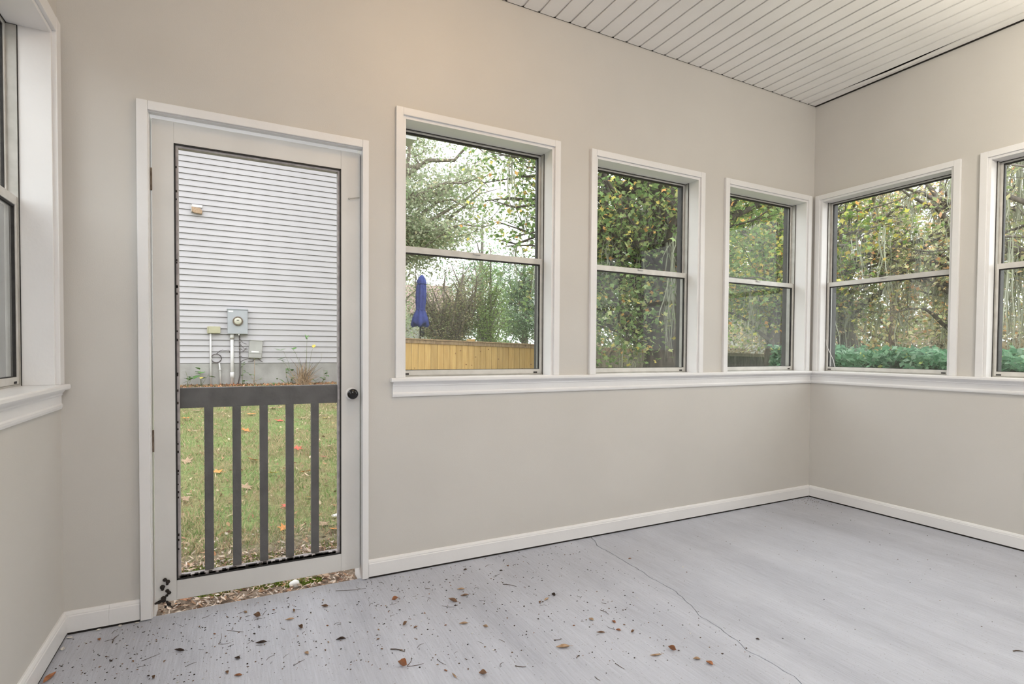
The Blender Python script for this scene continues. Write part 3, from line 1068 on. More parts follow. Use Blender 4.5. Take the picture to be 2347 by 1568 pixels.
STAR = {c: star_leaf('fallen_leaf', 'leaf_' + c, 1.0) for c in ('orange', 'yellow', 'red', 'tan', 'rust', 'green')}


def lawn_leaf(x, y, size, col, label):
    o = link_mesh('fallen_leaf', STAR[col], None)
    o.location = (x, y, gz(x, y) + .022)
    o.rotation_euler = (rnd.uniform(-.35, .35), rnd.uniform(-.35, .35), rnd.uniform(0, 6.28))
    o.scale = (size,) * 3
    setp(o, label, 'leaf', 'fallen leaves on the lawn')


for a in (
    (-.519, 5.164, .13, 'orange', 'orange fallen leaf on far lawn left of the first baluster, below the rail'),
    (.214, 5.271, .13, 'orange', 'pale orange leaf on far lawn between second and third balusters, below the rail'),
    (.512, 4.667, .13, 'red', 'red fallen leaf on far lawn between third and fourth balusters'),
    (.129, 4.14, .14, 'orange', 'orange fallen leaf mid lawn between second and third balusters'),
    (.561, 3.051, .12, 'red', 'bright red fallen leaf beside the fourth baluster'),
    (.153, 2.721, .13, 'orange', 'large orange leaf mid lawn between second and third balusters'),
    (.745, 2.613, .09, 'rust', 'rust leaf mid lawn right of the fifth baluster'),
    (.540, 2.154, .12, 'orange', 'wide orange leaf mid lawn between fourth and fifth balusters'),
    (1.067, 4.71, .11, 'yellow', 'pale yellow leaf on far lawn right of the fifth baluster'),
    (.787, 4.753, .11, 'tan', 'tan leaf on far lawn between fourth and fifth balusters'),
    (.503, 5.727, .14, 'tan', 'tan leaf on far lawn close under the rail, between third and fourth balusters'),
    (-.436, 5.742, .13, 'tan', 'tan leaf on far lawn close under the rail, left of first baluster'),
    (-.358, 2.848, .12, 'tan', 'tan leaf mid lawn left of the first baluster'),
    (-.116, 2.399, .11, 'orange', 'small orange leaf mid lawn between first and second balusters'),
    (.289, 2.206, .10, 'yellow', 'yellowish leaf mid lawn between third and fourth balusters'),
    (.864, 3.05, .10, 'tan', 'tan leaf mid lawn right of the fifth baluster'),
    (.084, 1.871, .11, 'tan', 'tan leaf near lawn between second and third balusters'),
    (.316, 1.331, .08, 'red', 'dark red leaf on the near lawn beside the fourth baluster'),
    (.272, .909, .09, 'orange', 'orange leaf on near lawn by the bare soil, left of fourth baluster'),
    (.556, .769, .10, 'orange', 'orange leaf on bare soil right of the fifth baluster'),
    (.489, 1.459, .07, 'orange', 'small orange leaf on near lawn between fourth and fifth balusters'),
    (-.292, 1.721, .08, 'tan', 'small tan leaf on near lawn left of first baluster'),
    (.240, .543, .06, 'tan', 'small tan leaf on moss behind the fourth baluster foot'),
    (.498, .886, .08, 'tan', 'tan leaf on bare soil between fourth and fifth balusters'),
    (-.025, .212, .05, 'yellow', 'small bright yellow leaf in the gap under the door'),
    (-.20, .187, .06, 'rust', 'rust brown leaf in the gap under the door, near hinge side'),
):
    lawn_leaf(*a)


def pebble(name, mat, loc, sx, sy, sz, seed, label, cat, group=None):
    bm = bmesh.new()
    bmesh.ops.create_icosphere(bm, subdivisions=2, radius=1)
    r = random.Random(seed)
    ph = [r.uniform(0, 6) for _ in range(6)]
    for v in bm.verts:
        k = 1 + .14 * math.sin(v.co.x * 3 + ph[0]) + .12 * math.sin(v.co.y * 4 + ph[1]) + .1 * math.sin(v.co.z * 3 + ph[2])
        v.co = Vector((v.co.x * sx * k, v.co.y * sy * k, max(v.co.z, -.35) * sz * k))
    me = bpy.data.meshes.new(name)
    bm.to_mesh(me)
    bm.free()
    me.polygons.foreach_set('use_smooth', [True] * len(me.polygons))
    return setp(link_mesh(name, me, mat, loc=loc), label, cat, group)


pebble('stone', 'stone_white', (.258, .165, gz(.2, .16) + .006), .032, .022, .018, 1, 'smooth white stone in the gap under the screen door', 'stone')
pebble('stone', 'stone_white', (.596, 1.033, gz(.6, 1.0) + .010), .030, .022, .014, 2, 'white stone on the lawn at right door edge', 'stone')

# ================================================================== THE NEIGHBOUR HOUSE
NY = 9.0
SZ0, PITCHS = 0.828, 0.109
house = setp(empty('house', (-2.0, NY, 0.4)), 'neighbouring house with white lap siding and concrete foundation seen through the door', 'house')
house.matrix_world = Matrix.Translation((-2.0, NY, 0))
HX0, HX1 = -7.0, 5.05      # local x extents (world -9 .. 3.05)
MB().box(HX0, HX1, .024, 7.0, 0.1, 5.62).build('wall_core', 'siding_vinyl', house)
MB().box(HX0 - .01, HX1 + .01, -.002, 7.05, 0.0, SZ0).build('foundation', 'concrete', house, bevel=.004)
# each lap board: thick lower lip that stands proud of the board under it
sp = [(-.010, .009), (-.034, .009), (-.034, .013), (-.014, PITCHS), (-.006, PITCHS), (-.006, .018)]
sb = MB().extrude(sp, lambda a, c, s: (s, a + .026, c), HX0, HX1).mesh('siding_board')
k = 0
while SZ0 + PITCHS * (k + 1) < 5.60:
    link_mesh('siding_board', sb, 'siding_vinyl', house, (0, 0, SZ0 + PITCHS * k))
    k += 1
MB().box(HX1 - .09, HX1 + .015, -.028, .0, SZ0 - .01, 5.58).build('corner_board', 'pvc_white', house, bevel=.004)
MB().box(HX0 - .3, HX1 + .42, -.45, .0, 5.56, 5.62).build('soffit', 'pvc_white', house)
MB().box(HX0 - .3, HX1 + .42, -.47, -.45, 5.54, 5.78).build('fascia', 'pvc_white', house)
gp = [(-.47, 5.66), (-.56, 5.66), (-.60, 5.70), (-.60, 5.79), (-.59, 5.79), (-.59, 5.705), (-.555, 5.67), (-.47, 5.67)]
MB().extrude(gp, lambda a, c, s: (s, a, c), HX0 - .3, HX1 + .46).build('gutter', 'meter_grey', house)
rfm = MB()
rfm.quad((HX0 - .3, -.56, 5.79), (HX1 + .42, -.56, 5.79), (HX1 + .42, 3.5, 7.2), (HX0 - .3, 3.5, 7.2))
rfm.quad((HX0 - .3, 7.5, 5.79), (HX1 + .42, 7.5, 5.79), (HX1 + .42, 3.5, 7.2), (HX0 - .3, 3.5, 7.2))
rfm.quad((HX0 - .3, -.56, 5.70), (HX1 + .42, -.56, 5.70), (HX1 + .42, 7.5, 5.70), (HX0 - .3, 7.5, 5.70))
rfm.quad((HX1 + .42, -.56, 5.70), (HX1 + .42, 7.5, 5.70), (HX1 + .42, 7.5, 5.79), (HX1 + .42, 3.5, 7.2), (HX1 + .42, -.56, 5.79))
rfm.build('roof', 'roof_shingle', house)

WY = NY - .008   # face of the siding lips
# ---- electric meter
em = setp(empty('electric_meter', (0.087, WY, .42)), 'grey electric meter box with round glass meter on the white siding', 'meter')
em.matrix_world = Matrix.Translation((0.087, WY, 0))
MB().box(-.172, .172, -.10, 0, 1.385, 1.860).build('box_body', 'meter_grey', em, bevel=.006)
MB().box(-.165, .168, -.112, -.10, 1.392, 1.840).build('cover', 'meter_grey', em, bevel=.004)
MB().box(-.180, .180, -.118, 0, 1.846, 1.868).build('rain_hood', 'meter_grey', em, bevel=.004)
ri = MB().lathe([(.088, -.11), (.088, -.138), (.080, -.146), (.068, -.146), (.066, -.13)], (0.003, 0, 1.632), n=28).build('meter_ring', 'rust', em, smooth=False)
MB().lathe([(.066, -.13), (.064, -.148), (.052, -.156), (.001, -.159)], (0.003, 0, 1.632), n=28).build('meter_dome', 'meter_face', em, smooth=True)
MB().box(-.018, .024, -.1605, -.154, 1.642, 1.656).build('display', 'black_rubber', em)
MB().box(-.155, -.075, -.1145, -.111, 1.800, 1.828).build('sticker', 'sticker_white', em)
MB().tube([(.02, -.105, 1.387), (.02, -.105, 1.365)], .010, 8).build('seal_lug', 'stone_white', em)
MB().tube([(-.098, -.04, 1.385), (-.098, -.04, 0.40)], .030, 12).build('conduit', 'pvc_white', em, smooth=True)
MB().tube([(-.098, -.04, 1.385), (-.098, -.04, 1.30)], .037, 12).build('conduit_collar', 'pvc_white', em, smooth=True)
MB().tube([(-.098, -.04, 1.298), (-.098, -.04, 1.290)], .0375, 12).build('conduit_ring', 'rust', em, smooth=True)
MB().tube([(-.098, -.04, 0.66), (-.098, -.04, 0.54)], .036, 12).build('conduit_coupling', 'pvc_white', em, smooth=True)
MB().box(-.140, -.056, -.012, -.002, .985, 1.000).build('strap', 'frame_aluminium', em)
# ---- ground wire riser right of it
gw = setp(empty('cable_riser', (0.118, WY, .42)), 'thin dark cable running down the siding beneath the meter box', 'cable')
gw.matrix_world = Matrix.Translation((0.118, WY, 0))
MB().tube([(0, -.012, 1.384), (.002, -.012, 1.1), (.006, -.012, .85), (.004, -.014, .60), (-.03, -.03, .42)], .010, 6).build('cable', 'cable_dark', gw, smooth=True)
for zc in (1.25, 1.12, .98):
    MB().box(-.016, .018, -.024, 0, zc, zc + .010).build('clip', 'frame_aluminium', gw)
m = MB()
for (za, zb_, dx) in ((1.30, 1.20, .12), (1.21, 1.10, .13), (1.12, 1.10, .11), (1.04, 1.13, .12), (1.00, .93, .10)):
    m.tube([(0, -.014, za), (dx * .5, -.03, (za + zb_) / 2 - .03), (dx, -.02, zb_)], .0045, 5)
m.build('branch_wire', 'cable_dark', gw, smooth=True)
# ---- small beige box
sbx = setp(empty('junction_box', (-.314, WY, .42)), 'small beige junction box on thin white conduit left of the meter', 'utility box')
sbx.matrix_world = Matrix.Translation((-.314, WY, 0))
MB().box(-.108, .108, -.055, 0, 1.393, 1.520).build('box_body', 'box_beige', sbx, bevel=.006)
MB().box(-.082, .112, -.078, -.055, 1.400, 1.524).build('lid', 'box_beige', sbx, bevel=.005)
MB().box(-.01, .02, -.03, 0, 1.522, 1.534).build('tab', 'box_grey', sbx)
MB().tube([(-.052, -.03, 1.392), (-.052, -.03, .95), (-.054, -.03, .40)], .016, 10).build('conduit', 'pvc_white', sbx, smooth=True)
for zc in (1.15, .98): MB().box(-.078, -.028, -.010, 0, zc, zc + .012).build('strap', 'frame_aluminium', sbx)
# ---- coiled cable and its riser
cc = setp(empty('cable_coil', (-.275, WY, .42)), 'round coil of dark cable hanging on a short white riser pipe', 'cable')
cc.matrix_world = Matrix.Translation((-.275, WY, 0))
cp = []
for i in range(100):
    an = i / 99 * 2 * PI * 3.2 + PI / 2
    rr_ = .086 + .004 * math.sin(i * .9)
    cp.append((rr_ * math.cos(an), -.03 - .004 * math.sin(i * .35), .925 + rr_ * .93 * math.sin(an)))
MB().tube(cp, .0060, 5).build('coil', 'cable_dark', cc, smooth=True)
MB().tube([(.0, -.03, 1.005), (.05, -.03, 1.055), (.10, -.04, 1.085), (.15, -.04, 1.075), (.20, -.05, 1.085), (.225, -.05, 1.06), (.222, -.05, 1.03)], .006, 5).build('loose_end', 'cable_dark', cc, smooth=True)
MB().tube([(.05, -.03, .835), (.062, -.03, .70), (.072, -.03, .40)], .013, 10).build('riser_pipe', 'pvc_white', cc, smooth=True)
MB().tube([(.060, -.03, .725), (.062, -.03, .700)], .020, 10).build('pipe_collar', 'pvc_white', cc, smooth=True)
# ---- grey telecom enclosure, slightly askew
ub = setp(empty('telecom_box', (.39, WY, 1.1)), 'grey plastic telecom enclosure tilted against the siding right of the meter', 'utility box')
ub.matrix_world = Matrix.Translation((.392, WY, 1.10)) @ Matrix.Rotation(math.radians(3), 4, 'Y')
MB().box(-.118, .118, -.07, 0, -.175, .165).build('box_body', 'box_grey', ub, bevel=.012)
MB().extrude([(-.112, -.165), (.108, -.165), (.120, .15), (.09, .172), (-.08, .172), (-.108, .15)], lambda a, c, s: (a, s, c), -.100, -.07).build('cover', 'box_grey', ub, bevel=.006)
MB().box(-.114, .130, -.108, -.0, .166, .180).build('cap', 'box_grey', ub, bevel=.005)
MB().box(-.112, .112, -.106, -.098, -.078, -.070).build('cover_ridge', 'box_grey', ub)
MB().box(-.070, .060, -.1035, -.0995, -.060, -.036).build('sticker', 'sticker_white', ub)
m = MB()
m.tube([(-.06, -.03, -.17), (-.16, -.03, -.20), (-.26, -.03, -.26)], .006, 5)
m.tube([(.00, -.03, -.17), (-.03, -.03, -.23), (-.12, -.03, -.25)], .006, 5)
m.tube([(.05, -.03, -.17), (.10, -.03, -.22), (.14, -.03, -.24)], .006, 5)
m.build('drop_wire', 'cable_dark', ub, smooth=True)
# ---- broken bracket high on the siding
br = setp(empty('siding_bracket', (-.572, WY, 3.68)), 'small broken tan and white bracket high on the white siding', 'bracket')
MB().box(-.085, .085, -.03, .0, .035, .085).build('white_plate', 'pvc_white', br, bevel=.004)
m = MB().extrude([(-.085, .03), (-.085, -.05), (-.05, -.075), (.075, -.085), (.088, -.03), (.05, .015)], lambda a, c, s: (a, s, c), -.075, 0)
m.build('tan_shell', 'leaf_tan', br, bevel=.005)
MB().box(-.10, -.080, -.05, .0, -.06, .06).build('side_tab', 'frame_aluminium', br)

# ---- weeds at the foundation
LEAF = {}
for nm, L, W, mt in (('round', .085, .075, 'leaf_green'), ('long', .10, .035, 'leaf_green'), ('yellow', .11, .06, 'leaf_yellow')):
    LEAF[nm] = oval_leaf('leaf', mt, L, W, curl=.1, roll=.3, rows=5, cols=2, stem=.3, seed=len(nm))


def weed(label, base, stems, mat='stem_green'):
    """stems: list of (points relative to base, radius, [(t, leaf kind, scale, yaw, pitch)])"""
    bx, by = base
    r = setp(empty('weed', (bx, by, gz(bx, by))), label, 'plant', 'weeds along the foundation')
    for pts, rad, lv in stems:
        MB().tube(pts, [rad * (1 - .6 * i / (len(pts) - 1)) for i in range(len(pts))], 5).build('stem', mat, r, smooth=True)
        P_ = [Vector(p) for p in pts]
        for t_, kind, sc, yaw_, pit_ in lv:
            f_ = t_ * (len(P_) - 1)
            i = min(int(f_), len(P_) - 2)
            p = P_[i].lerp(P_[i + 1], f_ - i)
            me_ = LEAF[kind]
            o_ = link_mesh('leaf', me_, None, r)
            rotm = Matrix.Rotation(yaw_, 4, 'Z') @ Matrix.Rotation(pit_, 4, 'X') @ Matrix.Translation((0, .06 * sc, 0)) @ Matrix.Scale(sc, 4)
            o_.matrix_local = Matrix.Translation(p) @ rotm
    return r


def rl(n, kinds, sc, tmin=.3):
    return [(rnd.uniform(tmin, 1), rnd.choice(kinds), sc * rnd.uniform(.7, 1.25), rnd.uniform(0, 6.28), rnd.uniform(-.5, .6)) for _ in range(n)]


weed('leafy weed with round green leaves left of the thin conduit', (-.52, 8.80),
     [([(0, 0, 0), (.0, 0, .15), (-.01, 0, .30)], .006, rl(5, ['round'], 1.5, .7)), ([(0, 0, 0), (.06, 0, .12), (.13, 0, .22)], .004, rl(3, ['round'], 1.1, .6)),
      ([(0, 0, 0), (.02, -.02, .1), (.02, -.04, .17)], .004, [(1, 'yellow', 1.1, 3.0, -.2)])])
weed('small dark leafy weed at the left edge of the door screen', (-.74, 8.80),
     [([(0, 0, 0), (.02, 0, .13), (-.02, 0, .28)], .006, rl(6, ['round', 'long'], 1.0, .4)), ([(0, 0, 0), (.05, 0, .1), (.08, 0, .22)], .004, rl(4, ['round'], .8, .5))])
weed('green sprout climbing beside the cable under the meter', (.16, 8.86),
     [([(0, 0, 0), (.0, 0, .2), (.01, 0, .42)], .005, rl(7, ['long', 'round'], .75, .5)), ([(0, 0, 0), (.03, -.03, .06), (.05, -.05, .1)], .004, rl(5, ['round'], .7, .2))])
weed('slim woody weed under the telecom enclosure', (.36, 8.84),
     [([(0, 0, 0), (.01, 0, .25), (.01, 0, .52)], .007, rl(3, ['long'], .8, .2)), ([(0, 0, .05), (-.05, 0, .2), (-.1, 0, .24)], .003, rl(4, ['round'], .6, .5)),
      ([(0, 0, .0), (.06, 0, .1), (.13, 0, .12)], .003, rl(3, ['long'], .7, .4))], 'stem_straw')
weed('bushy green weed left of the straw clump', (.98, 8.76),
     [([(0, 0, 0), (-.05, 0, .16), (-.06, 0, .33)], .006, rl(7, ['round'], .9, .4)), ([(0, 0, 0), (.05, 0, .12), (.05, 0, .26)], .005, rl(6, ['round'], .8, .3)),
      ([(0, 0, 0), (-.13, 0, .09), (-.22, 0, .14)], .004, rl(3, ['long'], 1.0, .6)), ([(0, 0, 0), (-.18, 0, .02), (-.28, 0, .05)], .003, rl(2, ['long'], .8, .8))])
weed('pair of floating leaf sprigs on arching stem against siding', (1.05, 8.80),
     [([(0, 0, 0), (-.10, .03, .35), (-.19, .05, .47), (-.26, .05, .50)], .003, rl(6, ['long'], 1.0, .75)),
      ([(0, 0, 0), (-.08, .05, .45), (-.16, .06, .65), (-.22, .06, .68)], .003, [(1, 'long', 1.1, 1.2, .2), (1, 'long', 1.1, -1.2, .2), (.9, 'long', .9, 1.6, .1)])])
weed('tall weed with one yellow leaf at its tip', (1.30, 8.78),
     [([(0, 0, 0), (.0, 0, .45), (.01, 0, .92)], .006, [(1, 'long', .9, .6, .9), (1, 'long', .8, -.8, .8), (.97, 'round', .7, 0, .4), (.98, 'long', .7, 2.4, .8), (.72, 'round', .5, 1, .2)]),
      ([(0, 0, 0), (.06, 0, .4), (.10, 0, .66), (.13, 0, .72)], .004, [(1, 'yellow', 1.3, -.3, .5)]),
      ([(0, 0, 0), (-.12, 0, .4), (-.20, 0, .62), (-.24, 0, .68)], .005, [(1, 'round', 1.1, -.6, .5), (.98, 'round', .7, .9, .7), (.7, 'round', .5, 1.2, .3)]),
      ([(0, 0, 0), (.16, 0, .32), (.28, 0, .50), (.29, 0, .62)], .004, [])])
weed('small green weed right of the straw clump', (1.58, 8.80),
     [([(0, 0, 0), (.06, 0, .12), (.05, 0, .30)], .005, rl(8, ['round'], .75, .3)), ([(0, 0, 0), (.10, 0, .15), (.13, 0, .24)], .004, rl(5, ['round'], .7, .4)),
      ([(0, 0, 0), (-.1, 0, .05), (-.15, 0, .1)], .003, rl(3, ['long'], .7, .5))])
# straw coloured clump
sc_ = setp(empty('straw_clump', (1.25, 8.72, gz(1.25, 8.72))), 'dry straw coloured clump of stems at the foundation', 'plant')
m = MB()
for i in range(130):
    an, sp_ = rnd.uniform(0, 2 * PI), rnd.uniform(.05, .30)
    h_ = rnd.uniform(.12, .42) * (1.2 - sp_)
    bx, by = rnd.gauss(0, .06), rnd.gauss(0, .03)
    ex, ey = bx + sp_ * math.cos(an), by + sp_ * .5 * math.sin(an)
    m.tube([(bx, by, 0), ((bx + ex) / 2 - .02, (by + ey) / 2, h_ * .65), (ex, ey, h_)], [.0045, .0035, .0015], 3, cap=False)
setp(m.build('stems', 'stem_straw', sc_), kind='stuff')
m = MB()
for i in range(14):
    an = rnd.uniform(0, 2 * PI)
    h_ = rnd.uniform(.3, .55)
    ex = rnd.uniform(-.3, .35)
    m.tube([(0, 0, 0), (ex * .4, -.02, h_ * .6), (ex, rnd.uniform(-.1, .1), h_)], [.005, .004, .002], 4, cap=False)
m.build('long_stems', 'twig_brown', sc_)

# ================================================================== THE FENCE
FY = 7.5


def ftop(x):
    return float(np.interp(x, [2.9, 5.2, 9.0, 13.0, 17.0], [1.337, 1.262, 1.142, 1.05, .99]))


def fence(label, x0, x1, mat, capmat, pitch=.131, gap=.007, lean=0.0, capw=.05, group=None, drop=0.0):
    r = setp(empty('fence', (x0, FY, gz(x0, FY))), label, 'fence')
    r.matrix_world = Matrix.Translation((x0, FY, 0))
    x = x0
    bmd = MB().box(.0, pitch - gap, -.010, .009, 0, 1).mesh('fence_board')
    while x < x1 - .02:
        zb_ = gz(x, FY) + .03
        zt_ = ftop(x + pitch / 2) - .062 - drop + rnd.uniform(-.003, .003)
        o_ = link_mesh('fence_board', bmd, mat, r, (x - x0, rnd.uniform(-.003, .003), zb_))
        o_.scale = (1, 1, zt_ - zb_)
        x += pitch
    a, c = ftop(x0) - drop, ftop(x1) - drop
    L = x1 - x0
    def bar(nm, y0, y1, za0, za1, mt):
        q = MB()
        q.v = [(0, y0, a + za0), (L, y0, c + za0), (L, y1, c + za0), (0, y1, a + za0), (0, y0, a + za1), (L, y0, c + za1), (L, y1, c + za1), (0, y1, a + za1)]
        q.f = [(0, 3, 2, 1), (4, 5, 6, 7), (0, 1, 5, 4), (1, 2, 6, 5), (2, 3, 7, 6), (3, 0, 4, 7)]
        return q.build(nm, mt, r, bevel=.002)
    bar('face_rail', -.032, -.012, -.082, -.012, capmat)
    bar('cap_rail', -.055, .085, -.012, .010, capmat)
    bar('back_rail', .012, .050, -.16, -.07, mat)
    xp = 0.15
    while xp < L:
        zb_ = gz(x0 + xp, FY)
        MB().box(xp, xp + .09, .05, .14, zb_ - .1, ftop(x0 + xp) - drop - .012).build('post', mat, r)
        xp += 2.2
    return r


fence('new honey coloured pine board fence seen through the window beside the door', 2.533, 6.75, 'pine_new', 'pine_cap')
fence('weathered grey green board fence behind the big tree trunk', 6.76, 10.6, 'wood_weathered', 'pine_cap')
fence('dark weathered fence seen low in the corner window', 10.62, 17.0, 'wood_dark', 'wood_weathered')
# post top standing above the new fence
fp = setp(empty('fence_post', (5.0, FY + 1.2, gz(5, FY + 1.2))), 'short square wooden post top peeking over the new pine fence', 'post')
fp.matrix_world = Matrix.Translation((4.80, FY + 1.2, 0))
MB().box(-.05, .05, -.05, .05, .35, 1.31).build('shaft', 'pine_new', fp, bevel=.004)
MB().box(-.075, .075, -.075, .075, 1.31, 1.36).build('cap', 'pine_new', fp, bevel=.01)

# ---- closed blue patio umbrella beyond the fence
um = setp(empty('patio_umbrella', (4.90, 12.75, gz(4.9, 12.75))), 'closed blue patio umbrella on dark pole beyond the pine fence', 'umbrella')
gzu = gz(4.9, 12.75)
um.matrix_world = Matrix.Translation((4.90, 12.75, 0))
MB().tube([(0, 0, gzu), (.01, 0, 2.2), (.045, 0, 3.25)], .020, 8).build('pole', 'black_rubber', um, smooth=True)
MB().lathe([(.25, 0), (.25, .05), (.05, .08), (.05, .25)], (0, 0, gzu), axis='z').build('base', 'black_rubber', um)


def cloth(prof, n=48, folds=8, depth=.22, lean=.06):
    q = MB()
    z00 = prof[0][1]
    for r_, z_ in prof:
        for k_ in range(n):
            an = 2 * PI * k_ / n
            rr2 = r_ * (1 - depth * (.5 + .5 * math.cos(an * folds + .6 * math.sin(z_ * 3))))
            q.v.append((rr2 * math.cos(an) + lean * (z_ - 1.9) * .6, rr2 * math.sin(an), z_ + (.055 * math.sin(an * folds * .5) if z_ < 1.95 else 0)))
    for i in range(len(prof) - 1):
        for k_ in range(n):
            k2 = (k_ + 1) % n
            q.f.append((i * n + k_, i * n + k2, (i + 1) * n + k2, (i + 1) * n + k_))
    q.f.append(tuple(range((len(prof) - 1) * n, len(prof) * n)))
    return q


cl_ = cloth([(.08, 1.86), (.23, 1.83), (.275, 1.90), (.235, 2.04), (.185, 2.18), (.135, 2.29), (.143, 2.39), (.155, 2.5), (.160, 2.7), (.155, 2.88), (.145, 3.00),
             (.135, 3.06)]).build('canopy', 'umbrella_cloth', um, smooth=True)
cloth([(.150, 3.045), (.155, 3.06), (.135, 3.14), (.095, 3.24), (.05, 3.30), (.012, 3.32)], depth=.12).build('vent_cap', 'umbrella_cloth', um, smooth=True)
MB().lathe([(.128, 2.265), (.136, 2.275), (.138, 2.305), (.130, 2.32)], (.02, 0, 0), axis='z', n=24).build('tie_strap', 'umbrella_cloth', um)

# ================================================================== TREES
def leaf_geo(c, size, cols_, star=False, flat=.5, asp=.55):
    """Leaves at centres c, as pointed folded quads or as five lobed stars of three quads each."""
    n = len(c)
    nrm = rng.normal(0, 1, (n, 3))
    nrm[:, 2] = np.abs(nrm[:, 2]) + flat
    nrm /= np.linalg.norm(nrm, axis=1)[:, None]
    t = rng.normal(0, 1, (n, 3))
    u = np.cross(nrm, t)
    u /= np.linalg.norm(u, axis=1)[:, None]
    v = np.cross(nrm, u)
    s = (size * rng.uniform(.65, 1.3, n))[:, None] / 2
    if not star:
        P_ = np.stack([c - u * s, c - v * s * asp + nrm * s * .15, c + u * s, c + v * s * asp + nrm * s * .15], 1)
        return P_, cols_
    out = []
    for an in (-1.15, 0.0, 1.15):
        d_ = u * math.cos(an) + v * math.sin(an)
        e_ = -u * math.sin(an) + v * math.cos(an)
        k_ = 1.0 if an == 0 else .82
        out.append(np.stack([c - u * s * .45, c + d_ * s * .25 - e_ * s * .34, c + d_ * s * 1.1 * k_ - nrm * s * .12, c + d_ * s * .25 + e_ * s * .34], 1))
    return np.concatenate(out), np.concatenate([cols_] * 3)


def moss_geo(anchors, n_per, lmin, lmax, w=.010, pal=((.46, .47, .38), (.56, .57, .47), (.38, .39, .30))):
    """Hanging strands of moss: wavy tapering ribbons, each of four quads."""
    n = len(anchors) * n_per
    a_ = np.repeat(anchors, n_per, axis=0) + rng.normal(0, .05, (n, 3)) * np.array([1, 1, .4])
    L_ = np.repeat(rng.uniform(lmin, lmax, len(anchors)), n_per) * rng.uniform(.35, 1.0, n)
    an = rng.uniform(0, 2 * PI, n)
    dx = np.stack([np.cos(an), np.sin(an), np.zeros(n)], -1)
    segs = 4
    P_ = []
    drift = rng.normal(0, .035, (n, segs + 1, 3))
    drift[:, 0] = 0
    drift = np.cumsum(drift, axis=1)
    drift[:, :, 2] = 0
    pts = [a_ + drift[:, k_] - np.array([0, 0, 1]) * (L_ * k_ / segs)[:, None] for k_ in range(segs + 1)]
    ws = [w * f_ for f_ in (.5, 1.0, .9, .6, .12)]
    for k_ in range(segs):
        P_.append(np.stack([pts[k_] - dx * ws[k_], pts[k_] + dx * ws[k_], pts[k_ + 1] + dx * ws[k_ + 1], pts[k_ + 1] - dx * ws[k_ + 1]], 1))
    c = rand_cols(n, pal, [1] * len(pal), .2)
    return np.concatenate(P_), np.concatenate([c] * segs)


def bez(p0, p1, p2, n, wob):
    t = np.linspace(0, 1, n + 1)[:, None]
    P_ = (1 - t) ** 2 * p0 + 2 * t * (1 - t) * p1 + t * t * p2
    w = rng.normal(0, wob, P_.shape)
    w[0] = 0
    return P_ + w * np.minimum(t * 3, 1)


